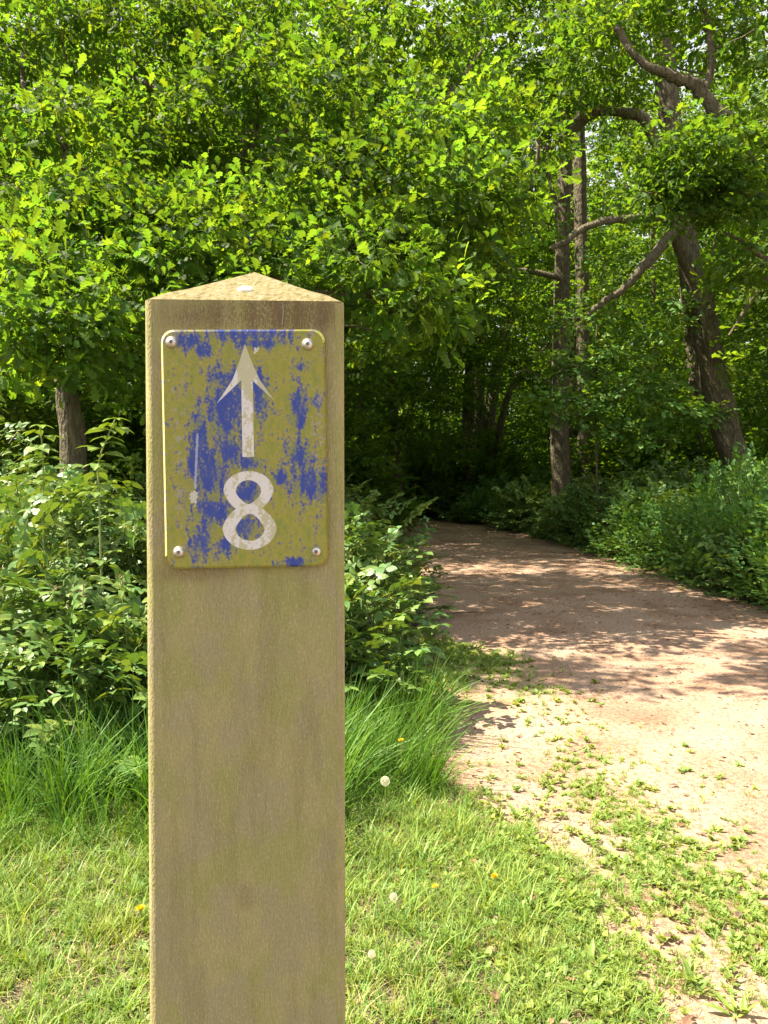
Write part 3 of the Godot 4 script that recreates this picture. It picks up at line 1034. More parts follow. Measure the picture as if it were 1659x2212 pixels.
# ------------------------------------------------------------------ trees
func make_trees() -> void:
	var A := func(list: Array, d: float) -> Array:
		var out := []
		for p in list: out.append(at(p[0], p[1], d + (p[2] if p.size() > 2 else 0.0)))
		return out
	var B := func(list: Array) -> Array:
		var out := []
		for p in list: out.append([at(p[0], p[1], p[2]), p[3], p[4]])
		return out
	# oak at the left
	tree("oak_tree", "leafy oak at the left edge with dark crooked limbs, behind the brambles", "",
		A.call([[160, 1150], [158, 950], [140, 820], [150, 680], [150, 560], [130, 420]], 9.0), [0.16, 0.07],
		[[A.call([[148, 600, 9.0], [115, 500, 8.6], [70, 430, 9.1], [10, 400, 9.3], [-60, 380, 9.4]], 0.0), 0.06, 0.02], [A.call([[150, 560, 9.0], [140, 330, 9.8], [112, 285, 10.1], [65, 215, 10.6], [48, 150, 11.0], [66, 20, 11.9]], 0.0), 0.05, 0.025],
		[A.call([[145, 640, 9.0], [210, 560, 8.2], [280, 500, 8.6], [330, 470, 8.8]], 0.0), 0.05, 0.015], [A.call([[140, 820, 9.0], [90, 740, 6.9], [40, 700, 7.2]], 0.0), 0.05, 0.015]],
		B.call([[60, 60, 11.1, 1.17, 24], [260, 130, 10.6, 1.14, 26], [40, 300, 9.4, 0.91, 18], [230, 330, 9.2, 0.92, 24], [100, 480, 8.2, 0.75, 18], [310, 510, 8.0, 0.61, 18], [230, 430, 8.5, 0.66, 12], [40, 600, 7.3, 0.58, 14], [60, 760, 6.7, 0.50, 16], [200, 690, 6.7, 0.45, 14], [260, 800, 8.2, 0.50, 10], [150, -130, 12.4, 1.35, 6]]),
		{"sprig": "oak", "per": 22, "cr": 0.37, "single": 300, "clear": 1.6, "thin": 0.44, "vary": 0.32})
	# oak behind the post
	tree("oak_tree", "broad oak with sunlit yellow-green leaves right behind the wooden post", "",
		A.call([[540, 1150], [530, 900], [500, 640], [490, 500], [520, 380], [545, 250]], 10.6), [0.2, 0.08],
		[[A.call([[492, 500, 10.6], [440, 430, 9.1], [415, 455, 8.9], [330, 500, 8.6], [250, 510, 8.5]], 0.0), 0.06, 0.02], [A.call([[520, 380, 10.6], [545, 330, 9.8], [555, 280, 10.1], [552, 230, 10.4], [560, 140, 11.1]], 0.0), 0.05, 0.02],
		[A.call([[500, 560, 10.6], [530, 490, 8.7], [540, 420, 9.1], [600, 300, 10.0], [660, 250, 10.3]], 0.0), 0.045, 0.015], [A.call([[510, 700, 10.6], [640, 640, 7.6], [780, 640, 7.6], [900, 600, 7.9], [1000, 640, 7.6]], 0.0), 0.06, 0.02],
		[A.call([[520, 400, 10.6], [380, 230, 10.4], [300, 170, 10.9], [230, 150, 11.0]], 0.0), 0.05, 0.02], [A.call([[500, 620, 10.6], [700, 460, 8.9], [860, 330, 9.8], [980, 190, 10.7], [1040, 110, 11.3]], 0.0), 0.06, 0.02]],
		B.call([[450, 70, 11.0, 1.09, 28], [650, 120, 10.7, 1.18, 32], [560, 270, 9.6, 0.95, 28], [430, 270, 9.6, 0.84, 18], [720, 320, 9.3, 0.90, 26], [850, 120, 10.7, 1.11, 30], [880, 330, 9.2, 0.82, 26], [1000, 250, 9.8, 0.75, 18], [600, 450, 8.4, 0.61, 18], [770, 470, 8.2, 0.66, 24], [930, 480, 8.2, 0.65, 26], [1040, 430, 8.5, 0.48, 14], [420, 460, 8.3, 0.47, 12], [460, 560, 7.6, 0.46, 16], [370, 590, 7.4, 0.37, 10], [680, 590, 7.4, 0.49, 14], [850, 600, 7.3, 0.47, 14], [700, -120, 12.3, 1.23, 8], [820, 740, 11.5, 0.50, 7], [700, -80, 12.0, 0.98, 12], [960, 20, 11.3, 0.83, 14]]) + [[Vector3(-2.4, 6.2, -5.9), Vector3(0.9, 0.5, 0.6), 17], [Vector3(-1.0, 6.2, -6.2), Vector3(0.9, 0.5, 0.7), 20], [Vector3(0.4, 6.6, -6.4), Vector3(0.9, 0.5, 0.7), 18], [Vector3(-0.9, 7.2, -5.4), Vector3(1.3, 0.4, 0.5), 14]] ,
		{"sprig": "oak", "per": 22, "cr": 0.38, "single": 300, "clear": 1.8, "thin": 0.44, "vary": 0.32})
	# oak off the right edge whose limbs reach in
	tree("oak_tree", "oak reaching in from the right edge with thick bent limb and glowing yellow leaves", "",
		A.call([[1800, 1150], [1790, 900], [1760, 700], [1740, 480], [1740, 300], [1750, 0]], 10.8), [0.28, 0.14],
		[[A.call([[1745, 500], [1690, 390], [1620, 360], [1570, 270], [1525, 215], [1490, 180], [1440, 160], [1380, 130], [1330, 60]], 10.8), 0.15, 0.04], [A.call([[1515, 205], [1535, 150], [1530, 60], [1500, -60]], 10.8), 0.06, 0.03],
		[A.call([[1740, 420], [1620, 420], [1520, 400], [1420, 420], [1350, 400]], 10.6), 0.04, 0.01], [A.call([[1745, 560], [1660, 560], [1600, 520], [1560, 500]], 10.6), 0.04, 0.012]],
		B.call([[1440, 330, 10.6, 0.5, 13], [1540, 370, 10.4, 0.55, 18], [1600, 300, 10.4, 0.5, 10], [1490, 410, 10.4, 0.4, 11], [1395, 440, 10.4, 0.22, 4], [1620, 440, 10.4, 0.35, 5], [1640, 560, 10.5, 0.35, 5], [1480, 40, 11, 0.7, 9], [1620, 70, 10.6, 0.7, 11], [1340, 100, 11.6, 0.7, 12], [1270, 60, 12, 0.6, 10], [1550, -120, 10.8, 1.1, 12]]),
		{"sprig": "oak", "per": 10, "cr": 0.34, "single": 300, "clear": 2.2})
	# leaning oak at the right
	tree("leaning_tree", "thick grey-brown leaning trunk rising from the shrubs at the right", "",
		A.call([[1615, 1075], [1600, 1020], [1572, 940], [1548, 840], [1520, 740], [1500, 640], [1484, 520], [1462, 360], [1440, 180], [1428, 40], [1420, -150], [1430, -380]], 16.5), [0.32, 0.17],
		[[A.call([[1545, 770, -0.3], [1520, 650, -0.5], [1485, 560, -0.7], [1462, 505, -0.9], [1475, 470, -1.0], [1512, 445, -1.1]], 16.5), 0.2, 0.11, "crooked_limb"],
		[A.call([[1478, 480, -1.0], [1430, 530, -1.1], [1390, 575, -1.2], [1350, 620, -1.2], [1300, 655, -1.2], [1270, 680, -1.2]], 16.5), 0.12, 0.04, "dead_branch"],
		[A.call([[1450, 470, -1.0], [1400, 470, -1.2], [1320, 476, -1.4], [1260, 493, -1.6], [1225, 520, -1.7], [1188, 538, -1.8]], 16.5), 0.09, 0.045, "dead_branch"],
		[A.call([[1470, 440], [1400, 272], [1350, 245], [1290, 240], [1240, 278], [1190, 315], [1150, 345]], 16.3), 0.13, 0.05],
		[A.call([[1520, 470, -1.2], [1545, 500, -1.3], [1540, 540, -1.3], [1530, 575, -1.3]], 16.5), 0.035, 0.012, "dead_branch"], [A.call([[1700, 560, -2], [1650, 610, -2], [1610, 670, -2], [1575, 725, -2]], 16.5), 0.06, 0.025, "dead_branch"], [A.call([[1445, 200], [1360, 80], [1300, 20], [1240, -40]], 16.5), 0.1, 0.04], [A.call([[1428, 20], [1520, -60], [1620, -100]], 16.5), 0.12, 0.04]],
		B.call([[1250, 80, 15.5, 1.3, 16], [1130, 330, 15, 0.8, 8], [1300, 200, 15.5, 0.8, 8], [1450, -150, 16.5, 2.4, 40], [1200, -150, 16.5, 2.2, 36], [1650, -120, 16.5, 2.2, 30], [1560, 80, 17.5, 1.4, 14]]),
		{"sprig": "oak", "per": 11, "cr": 0.5, "scale": 1.25, "clear": 4.0, "flare": 0.3, "leafmat": M.oakfar})
	# the pair of straight trunks
	tree("straight_tree", "straight pale trunk, right one of the two close together beyond the path", "",
		A.call([[1268, 1090], [1264, 980], [1260, 800], [1257, 600], [1254, 420], [1250, 240], [1245, 60], [1240, -200]], 21.0), [0.21, 0.12],
		[[A.call([[1252, 320], [1180, 230], [1100, 180], [1020, 190]], 20.6), 0.09, 0.03], [A.call([[1250, 250], [1330, 130], [1380, 40]], 21), 0.08, 0.03]],
		B.call([[1100, 80, 18, 1.6, 24], [1000, 250, 17, 1.3, 20], [1180, 180, 18.5, 1.2, 10], [1220, -150, 19, 2.4, 34], [1080, 480, 17, 0.9, 14], [1350, 50, 19.5, 1.4, 14]]),
		{"sprig": "oak", "per": 11, "cr": 0.55, "scale": 1.3, "clear": 5.0, "flare": 0.3, "leafmat": M.oakfar})
	tree("straight_tree", "darker upright trunk, left one of the two close together beyond the path", "",
		A.call([[1212, 1090], [1210, 980], [1208, 820], [1212, 640], [1216, 480], [1222, 350], [1228, 200], [1220, -100]], 20.0), [0.25, 0.13],
		[[A.call([[1209, 600], [1130, 585], [1050, 590], [980, 600]], 19.8), 0.08, 0.03], [A.call([[1215, 520], [1190, 400], [1170, 330], [1160, 260]], 19.6), 0.07, 0.03], [A.call([[1330, 180, -2], [1270, 250, -2], [1160, 270, -2], [1090, 240, -2], [1000, 260, -2]], 18), 0.05, 0.02], [A.call([[1165, 300, -3], [1150, 400, -3], [1120, 415, -3]], 18), 0.03, 0.012, "dead_branch"], [A.call([[1190, 830, -1], [1140, 800, -1.5], [1110, 810, -1.5]], 18), 0.02, 0.008, "dead_branch"], [A.call([[1155, 400, -3], [1160, 440, -3], [1155, 480, -3], [1165, 510, -3], [1180, 525, -3]], 19.8), 0.02, 0.01, "dead_branch"]],
		B.call([[1000, 560, 18, 1.0, 16], [1100, 640, 19, 0.9, 12], [900, 640, 17, 1.0, 16], [1160, 250, 17, 0.8, 10], [1180, -120, 18, 2.2, 30], [1040, 100, 19, 1.5, 20]]),
		{"sprig": "oak", "per": 11, "cr": 0.55, "scale": 1.3, "clear": 3.5, "flare": 0.3, "leafmat": M.oakfar})
	# thin leaning trunks in the dark of the wood
	tree("leaning_tree", "slim trunk leaning right in the dark wood, left of the two straight trunks", "",
		A.call([[1040, 1080], [1052, 950], [1072, 800], [1098, 690], [1122, 590], [1150, 480], [1190, 330]], 30.0), [0.26, 0.13], [],
		B.call([[1150, 400, 29, 1.6, 20], [1200, 200, 29, 1.8, 24]]), {"sprig": "far", "per": 9, "cr": 0.7, "clear": 4.0, "leafmat": M.oakfar})
	tree("straight_tree", "dark upright trunk deep in the shade, farthest left of the bare trunks", "",
		A.call([[1030, 1075], [1034, 900], [1040, 700], [1044, 560], [1046, 350]], 31.0), [0.26, 0.13], [[A.call([[1040, 720], [980, 760], [930, 800]], 31), 0.06, 0.03]],
		B.call([[1020, 350, 30, 1.8, 22], [930, 700, 29, 1.0, 10], [1000, 120, 30, 2, 24]]), {"sprig": "far", "per": 9, "cr": 0.7, "clear": 4.0, "leafmat": M.oakfar})
	var lean := thing("leaning_dead_tree", "thin bare trunk slanting up to the right in the dark wood", "tree", at(1095, 1040, 29) * Vector3(1, 0, 1))
	part(lean, "trunk", limb_mesh([Vector3(-0.6, 0.05, 0), at(1090, 880, 29) - lean.position, at(1140, 800, 29) - lean.position, at(1195, 735, 28.5) - lean.position], 0.14, 0.1, 9, 0.2, 0.01), M.bark)
	# light green sapling
	var sap := at(1290, 1080, 16.0)
	tree("hazel_sapling", "young tree with tiers of broad light-green leaves in front of the straight trunks", "",
		A.call([[1290, 1080], [1288, 950], [1286, 800], [1292, 680], [1310, 560]], 16.0), [0.03, 0.008],
		[[A.call([[1288, 900], [1230, 880], [1190, 860]], 16.0), 0.012, 0.005], [A.call([[1288, 930], [1400, 890], [1500, 880]], 16.0), 0.014, 0.005], [A.call([[1287, 800], [1350, 760], [1420, 700]], 16.0), 0.012, 0.004], [A.call([[1287, 800], [1240, 770], [1215, 720]], 16.0), 0.012, 0.004]],
		B.call([[1225, 690, 15.8, Vector3(0.35, 0.1, 0.4), 5], [1260, 790, 15.6, Vector3(0.5, 0.14, 0.5), 9], [1340, 770, 15.7, Vector3(0.5, 0.15, 0.5), 9], [1420, 715, 15.8, Vector3(0.4, 0.12, 0.4), 6], [1215, 865, 15.6, Vector3(0.4, 0.12, 0.4), 7], [1300, 850, 15.6, Vector3(0.5, 0.15, 0.5), 8], [1410, 830, 15.7, Vector3(0.5, 0.14, 0.5), 8], [1440, 880, 15.5, Vector3(0.6, 0.12, 0.5), 9], [1530, 890, 15.6, Vector3(0.35, 0.1, 0.4), 6], [1340, 920, 15.6, Vector3(0.6, 0.12, 0.5), 8], [1400, 945, 15.6, Vector3(0.5, 0.1, 0.5), 7], [1260, 900, 15.5, Vector3(0.5, 0.1, 0.5), 6], [1330, 640, 16.0, Vector3(0.4, 0.2, 0.4), 6], [1480, 660, 16.0, Vector3(0.25, 0.1, 0.3), 4], [1300, 560, 16.0, Vector3(0.25, 0.2, 0.3), 3]]),
		{"sprig": "hazel", "per": 7, "cr": 0.3, "single": 300, "leafmat": M.hazel, "clear": 0.6})

func make_wood() -> void:
	# background trees: x, z, height, crown radius
	var rows := [[-6.5, -13, 9.5, 2.0], [-4.0, -15.5, 11, 2.2], [-1.5, -17, 11, 2.2], [-9.5, -17, 12, 2.6], [-6.5, -20, 12, 2.5], [-2.5, -22, 13, 2.6], [0.5, -27, 14, 2.8], [-0.8, -32, 15, 3.2], [3.2, -29, 14, 2.8], [5.5, -25, 13, 2.6], [8.5, -22, 13, 2.8], [11.5, -24, 14, 3], [7.2, -30, 15, 3], [11, -32, 16, 3.2], [15, -28, 15, 3.2], [-5, -28, 15, 3], [-10, -27, 15, 3.2], [-14, -23, 14, 3.2], [9.5, -15, 11, 2.4], [12.5, -18, 12, 2.6], [-12.5, -13, 12, 2.8], [-13, -18.5, 13, 3], [-17, -15, 13, 3], [-16, -27, 15, 3.2], [-19, -21, 14, 3.2], [-6, -24, 14, 2.8], [-2.2, -26.5, 13, 2.8], [-3.6, -19.2, 11, 2.4], [-0.6, -24.2, 12, 2.6], [-5.5, -22.5, 12, 2.6], [3.8, -33, 14, 3], [-12, -31, 15, 3.2]]
	for i in rows.size():
		var r: Array = rows[i]
		var base := Vector3(r[0], 0, r[1])
		var top := base + Vector3(rr(-0.5, 0.5), r[2] * 0.8, rr(-0.4, 0.4))
		var blobs := []
		var nb := 7
		for k in nb:
			var hh: float = r[2] * lerpf(0.2, 1.0, (k + 0.5) / nb)
			var a := rr(0, TAU)
			blobs.append([base + Vector3(cos(a) * r[3] * 0.5, hh, sin(a) * r[3] * 0.5), Vector3(r[3] * 0.85, r[2] * 0.11, r[3] * 0.85), 21])
		tree("woodland_tree", "tall dark leafy tree deep in the wood, " + ("behind the two oaks left of the path" if r[0] < -3.0 else "behind the bend of the path" if r[0] < 4.5 else "behind the leaning trunk right of the path"), "trees deep in the wood behind the " + ("oaks" if r[0] < -3.0 else "path bend" if r[0] < 4.5 else "leaning trunk"),
			[base, base.lerp(top, 0.3) + Vector3(rr(-0.2, 0.2), 0, 0), base.lerp(top, 0.65) + Vector3(rr(-0.3, 0.3), 0, 0), top], [rr(0.16, 0.24), 0.06], [], blobs,
			{"sprig": "far", "per": 8, "cr": 0.75, "clear": 1.5, "leafmat": M.oakfar})
	# the far wood as one mass
	var xf := [[], [], []]
	var co := [[], [], []]
	for i in 26000:
		var x := rr(-42, 48)
		var z := rr(-60, -38)
		var y := 0.3 + 17.0 * pow(rng.randf(), 1.25)
		xf[i % 3].append(Transform3D(aim(Vector3(rr(-1, 1), rr(-0.4, 0.4), rr(-0.3, 1)), Vector3(rr(-0.4, 0.4), 1, rr(-0.4, 0.4))).scaled_local(Vector3.ONE * rr(2.2, 3.6)), Vector3(x, y, z)))
		co[i % 3].append(tint(0.25, 0.1))
	var w := Node3D.new()
	w.name = "far_wood"
	add_child(w, true)
	tag(w, "far leafy wood that closes the view behind all the trees", "wood", "", "stuff")
	for v in 3: scatter(w, "foliage", SP.far[v].mesh, M.oakfar, xf[v], co[v])

func make_bushes() -> void:
	# brambles left of the post, front to back
	var s := {"sprig": "bramble", "single": 300}
	bush("bramble_bush", "sunlit bramble bush directly above the tall grass, left of the post", "bramble", "brambles left of the path", Vector3(-1.35, 0, -4.3), Vector3(0.7, 0.75, 0.55), 480, s)
	bush("bramble_bush", "sunlit bramble bush at the left edge above the tall grass", "bramble", "brambles left of the path", Vector3(-2.2, 0, -4.6), Vector3(0.8, 0.85, 0.6), 480, s)
	bush("bramble_bush", "tall bramble bush at the left edge in front of the oak, top of the slope", "bramble", "brambles left of the path", Vector3(-2.5, 0, -5.7), Vector3(0.9, 1.3, 0.75), 560, s)
	bush("bramble_bush", "tall bramble bush touching the left side of the post, below the two tall canes", "bramble", "brambles left of the path", Vector3(-1.5, 0, -5.5), Vector3(0.85, 1.15, 0.75), 560, s)
	bush("bramble_bush", "bramble bush low at the right side of the post above the leaning grass", "bramble", "brambles left of the path", Vector3(-0.45, 0, -4.9), Vector3(0.55, 0.75, 0.45), 260, s)
	bush("bramble_bush", "small sunlit bramble bush spilling down over the long grass right of the post", "bramble", "brambles left of the path", Vector3(-0.22, 0, -4.75), Vector3(0.4, 0.62, 0.34), 200, s)
	bush("bramble_bush", "shaded bramble bush beside the path, second behind the leaning grass", "bramble", "brambles left of the path", Vector3(-0.5, 0, -6.2), Vector3(0.65, 1.05, 0.7), 330, s)
	bush("bramble_bush", "dark bramble bush bulging over the path edge, widest on that side", "bramble", "brambles left of the path", Vector3(-0.35, 0, -7.8), Vector3(0.85, 1.05, 0.9), 380, {"sprig": "bramble", "mat": M.shade, "single": 150})
	bush("undergrowth_bush", "dark leafy bush on the left path side, just behind the bulging bramble", "bush", "bushes at the path bend", Vector3(-1.0, 0, -10.2), Vector3(1.1, 1.15, 1.3), 420, {"sprig": "bramble", "mat": M.shade, "scale": 1.1})
	bush("undergrowth_bush", "dark leafy bush on the left path side, halfway to the bend", "bush", "bushes at the path bend", Vector3(-1.35, 0, -13.5), Vector3(1.2, 1.2, 1.8), 450, {"sprig": "bramble", "mat": M.shade, "scale": 1.3})
	bush("undergrowth_bush", "dark leafy bush on the left path side where it bends away", "bush", "bushes at the path bend", Vector3(-1.75, 0, -18), Vector3(1.4, 1.2, 2.4), 450, {"sprig": "bramble", "mat": M.shade, "scale": 1.5})
	# behind the brambles, in the shade of the oaks
	for b in [[-3.2, -8.0, 1.3, 1.5, 1.0], [-1.6, -8.6, 1.1, 1.4, 0.9], [-5.0, -9.0, 1.4, 1.6, 1.2], [-2.6, -11.5, 1.5, 1.8, 1.2]]:
		bush("undergrowth_bush", "shaded leafy bush under the oaks behind the brambles", "bush", "bushes under the oaks", Vector3(b[0], 0, b[1]), Vector3(b[2], b[3], b[4]), 380, {"sprig": "bramble", "mat": M.shade, "scale": 1.3})
	# right side of the path, near to far
	var g := "shrubs along the right side of the path"
	var rows := [["bright green nettle bed at the right edge beside the path", 5.2, -9.2, 1.1, 1.15, 1.3, 520, "nettle", 1.1], ["bright green nettle bed in front of the leaning trunk", 5.3, -11.6, 1.2, 1.35, 1.4, 520, "nettle", 1.2], ["bright green weeds high at the right edge below the leaning trunk", 7.0, -11.5, 1.4, 1.5, 1.6, 520, "nettle", 1.3],
		["round leafy bush with larger pale leaves by the path, lower right", 4.65, -9.8, 0.55, 0.75, 0.6, 160, "bramble", 1.2], ["dull green shrub where the path narrows, below the sapling", 5.1, -14.3, 1.1, 1.15, 1.5, 420, "bramble", 1.3], ["dull green shrub behind the path edge, below the two straight trunks", 4.8, -17.5, 1.1, 1.2, 1.8, 420, "bramble", 1.5],
		["green shrub right at the path edge in front of the sapling", 4.75, -14.9, 0.8, 1.25, 0.8, 300, "bramble", 1.2], ["pale flowering shrub under the light-green sapling", 5.8, -16.2, 1.4, 1.65, 1.3, 480, "bramble", 1.3], ["low dark shrub at the right of the far path bend", 4.2, -21.5, 1.2, 1.1, 2.2, 420, "bramble", 1.6], ["low dark shrub behind the far path bend", 2.6, -28.8, 2.4, 1.1, 1.5, 480, "bramble", 1.7], ["low dark shrub at the foot of the slim trunks behind the bend", 4.2, -25.8, 1.8, 1.3, 1.1, 420, "bramble", 1.7], ["low dark shrub left of the far bend, under the dark wood", -1.6, -31.5, 3.0, 1.2, 1.2, 420, "bramble", 1.7], ["dark shrub at the foot of the leaning trunk", 8.0, -15.5, 1.8, 1.7, 1.6, 420, "bramble", 1.5]]
	for r in [[4.75, -8.3], [4.85, -10.6], [4.75, -12.5], [4.6, -13.6], [4.7, -16.0], [4.45, -18.9], [3.95, -22.3], [3.3, -25.2], [6.2, -9.2], [6.4, -13.4]]:
		rows.append(["soft green weeds in the low unbroken bank along the right edge of the path", r[0], r[1], 0.85, 0.8 if r[0] < 6.0 else 1.3, 1.0, 380, "nettle", 1.1])
	for r in rows:
		bush("path_shrub", r[0], "shrub", g, Vector3(r[1], 0, r[2]), Vector3(r[3], r[4], r[5]), r[6], {"sprig": r[7], "mat": M.hazel if r[7] == "nettle" else M.shade, "scale": r[8], "rise": 1.4 if r[7] == "nettle" else 0.3, "lump": 0.3})
	# dark understorey in the wood
	for b in [[-4, -25, 2.2, 3.6], [0.2, -35, 3.0, 4.5], [3.5, -34, 3, 4.5], [6.5, -21.5, 1.8, 3.2], [9, -27, 2.6, 4.5], [-8, -22, 2.5, 4], [-12, -18, 2.6, 4.2], [6.8, -34, 3, 4.5], [11, -20, 2.2, 3.6], [-3, -36, 3.4, 5], [13, -24, 3, 5], [-4.5, -17.5, 2, 3], [-1.5, -20.5, 1.8, 2.6], [-2.8, -23.5, 1.9, 2.4], [0.8, -30.5, 2.2, 3.0], [3.6, -29.5, 1.8, 2.6]]:
		bush("holly_bush", "dark dense bush in the deep shade, " + ("under the trees behind the oaks" if b[0] < -3.0 else "between the slim trunks behind the path bend" if b[0] < 4.5 else "between the trunks right of the bend"), "bush", "dark bushes in the wood " + ("behind the oaks" if b[0] < -3.0 else "behind the path bend" if b[0] < 4.5 else "right of the bend"), Vector3(b[0], 0, b[1]), Vector3(b[2], b[3], b[2]), 620, {"sprig": "far", "mat": M.oakfar, "scale": 1.3})

func make_small() -> void:
	# two tall bramble canes
	for c in [["tall pale-leaved bramble cane standing up at the far left", [[93, 1120], [94, 1040], [92, 975], [86, 918]], 5.2], ["tall bramble cane bending right with a yellow tip, beside the post", [[214, 1080], [213, 1000], [232, 945], [249, 905]], 5.0]]:
		var pts := []
		for p in c[1]: pts.append(at(p[0], p[1], c[2]))
		var root: Vector3 = pts[0] * Vector3(1, 0, 1)
		var t := thing("bramble_cane", c[0], "bramble", root)
		var l := [Vector3(0.02, 0, 0.0)]
		for p in pts: l.append(p - root)
		part(t, "stem", limb_mesh(l, 0.007, 0.004, 7, 0.1), M.cane)
		var line := smooth_line(l.slice(1), 4)
		for i in line.size():
			var f := float(i) / (line.size() - 1)
			var a := i * 2.4
			var b := Basis(Vector3.UP, a) * Basis(Vector3.RIGHT, rr(-0.25, 0.35))
			for k in [0.0, 1.2, -1.2]:
				var b2: Basis = b * Basis(Vector3.UP, k)
				part(t, "leaf", SP.cane_leaf[0 if f < 0.85 else 1], M.bramble, Transform3D(b2.scaled_local(Vector3.ONE * rr(0.9, 1.35)), line[i] + b * Vector3(0, 0, -0.035)))
	# nettles with tan flower tassels
	for c in [[146, 1171, 4.6, "nettle with a yellow-green top, tallest in the middle of the left brambles"], [116, 1266, 4.25, "nettle with a small tan flower head, left of the bigger tan one"], [180, 1262, 4.2, "nettle with the biggest tan flower head among the left brambles"], [259, 1245, 4.2, "nettle with a tan tip close to the left side of the post"], [5, 1227, 4.3, "nettle with a tan tip at the very left edge"]]:
		var top := at(c[0], c[1], c[2])
		var root := top * Vector3(1, 0, 1) + Vector3(rr(-0.04, 0.04), 0, -0.05)
		var t := thing("nettle", c[3], "nettle", root)
		var h := top - root
		part(t, "stem", limb_mesh([Vector3.ZERO, h * 0.5 + Vector3(0.01, 0, 0), h], 0.005, 0.0025, 6, 0.1), M.cane)
		for i in 7:
			var f := 0.45 + 0.55 * i / 7.0
			for s in 2:
				var b := Basis(Vector3.UP, i * PI / 2 + s * PI + 0.4) * Basis(Vector3.RIGHT, rr(-0.5, 0.1))
				part(t, "leaf", SP.nettle_leaf, M.bramble, Transform3D(b.scaled_local(Vector3.ONE * (1.25 - f * 0.7)), h * f))
		var ts := new_st()
		for i in 46:
			var a := rr(0, TAU)
			var b0 := h * rr(0.86, 1.0)
			blade(ts, b0, Vector3(cos(a), 0, sin(a)), rr(0.015, 0.04), 0.0018, rr(0.6, 2.0), Color(1, 1, 1) * rr(0.7, 1.1))
		part(t, "flower_tassels", ts.commit(), M.straw if c[0] != 146 else M.grass)
	# dandelions in flower, buttercups
	for c in [[1068, 1892, 0.017, "yellow dandelion in the lawn nearest the bare path", "dandelion", 0.05], [940, 1913, 0.015, "yellow dandelion in the lawn beside the white seed head", "dandelion", 0.04], [303, 1965, 0.019, "yellow dandelion half hidden by the left edge of the post", "dandelion", 0.05], [866, 1602, 0.017, "orange-yellow dandelion in the long grass right of the post", "dandelion", 0.25],
			[985, 1483, 0.011, "yellow buttercup farthest right at the path edge", "buttercup", 0.2], [967, 1477, 0.008, "small yellow buttercup just left of the rightmost buttercup", "buttercup", 0.2], [944, 1453, 0.008, "yellow buttercup highest over the path edge", "buttercup", 0.25], [893, 1462, 0.009, "yellow buttercup nearest the brambles by the path edge", "buttercup", 0.25]]:
		var q := at(c[0], c[1], 1.0) - EYE
		var g: Vector3 = EYE + q * ((EYE.y - c[5]) / -q.y)
		var t := thing(c[4], c[3], "flower", Vector3(g.x, hgt(g.x, g.z), g.z))
		var top := Vector3(0, c[5], 0)
		part(t, "stem", limb_mesh([Vector3(0.01, 0, 0), top * 0.6 + Vector3(0.004, 0, 0), top], 0.0018, 0.0014, 6, 0.0), M.cane)
		var fs := new_st()
		if c[4] == "dandelion":
			for i in 70:
				var a := i * 2.4
				leaf(fs, Transform3D(Basis(Vector3.UP, a) * Basis(Vector3.RIGHT, 0.1 + 1.1 * (1.0 - i / 70.0)), top), LANCE, c[2] * lerpf(0.6, 1.0, i / 70.0) * 1.1, Color(1, 1, 1) * rr(0.85, 1.1), -0.2, 0.1)
		else:
			for i in 5:
				leaf(fs, Transform3D(Basis(Vector3.UP, i * TAU / 5) * Basis(Vector3.RIGHT, 0.5), top), ROUND, c[2] * 1.2, Color(1, 1, 1), -0.3, 0.2)
		part(t, "petals", fs.commit(), M.yellow)
	# seed heads
	for c in [[832, 1688, 0.0175, 0.2, "large round dandelion seed head in the long grass right of the post"], [850, 1936, 0.012, 0.06, "white dandelion seed head in the lawn right of the post"], [803, 2058, 0.010, 0.05, "small white dandelion seed head low in the lawn, near the photo's lower middle"]]:
		var q := at(c[0], c[1], 1.0) - EYE
		var g: Vector3 = EYE + q * ((EYE.y - c[3]) / -q.y)
		var t := thing("dandelion_clock", c[4], "flower", Vector3(g.x, hgt(g.x, g.z), g.z))
		var top := Vector3(0, c[3], 0)
		part(t, "stem", limb_mesh([Vector3(-0.01, 0, 0), top * 0.6, top], 0.0018, 0.0015, 6, 0.0), M.cane)
		var fs := new_st()
		for i in 120:
			var y := 1.0 - 2.0 * (i + 0.5) / 120.0
			var a := i * 2.39996
			var d := Vector3(cos(a) * sqrt(1 - y * y), y, sin(a) * sqrt(1 - y * y))
			var sd := d.cross(Vector3(0.3, 1, 0.2)).normalized()
			var up2 := d.cross(sd)
			var tip: Vector3 = top + d * c[2]
			for k in 4:
				var e: Vector3 = (sd * cos(k * PI / 2) + up2 * sin(k * PI / 2)) * c[2] * 0.3 + d * c[2] * 0.1
				var w2 := e.cross(d) * 0.18
				for p in [tip - d * c[2] * 0.12, tip + e + w2, tip + e - w2]:
					fs.set_normal((e - w2 + d * c[2] * 0.12).cross(e + w2 + d * c[2] * 0.12).normalized())
					fs.set_color(Color(1, 1, 1))
					fs.add_vertex(p)
		part(t, "seeds", fs.commit(), M.white)
		var core := SphereMesh.new()
		core.radius = c[2] * 0.3
		core.height = c[2] * 0.6
		core.radial_segments = 10
		core.rings = 6
		part(t, "seed_core", core, M.straw, Transform3D(Basis(), top))
	# dead stalk in the brambles, sticks on the path, a fallen leaf
	var dp := [at(104, 1492, 3.75), at(122, 1505, 3.72), at(140, 1530, 3.7), at(160, 1572, 3.68)]
	var dr: Vector3 = dp[3] * Vector3(1, 0, 1)
	var ds := thing("dead_stalk", "pale broken dead stalk hanging in the brambles above the tall grass", "stalk", dr)
	part(ds, "stem", limb_mesh([dp[0] - dr, dp[1] - dr, dp[2] - dr, dp[3] - dr, Vector3(0.05, 0, 0)], 0.004, 0.0025, 6, 0.2), M.deadbark)
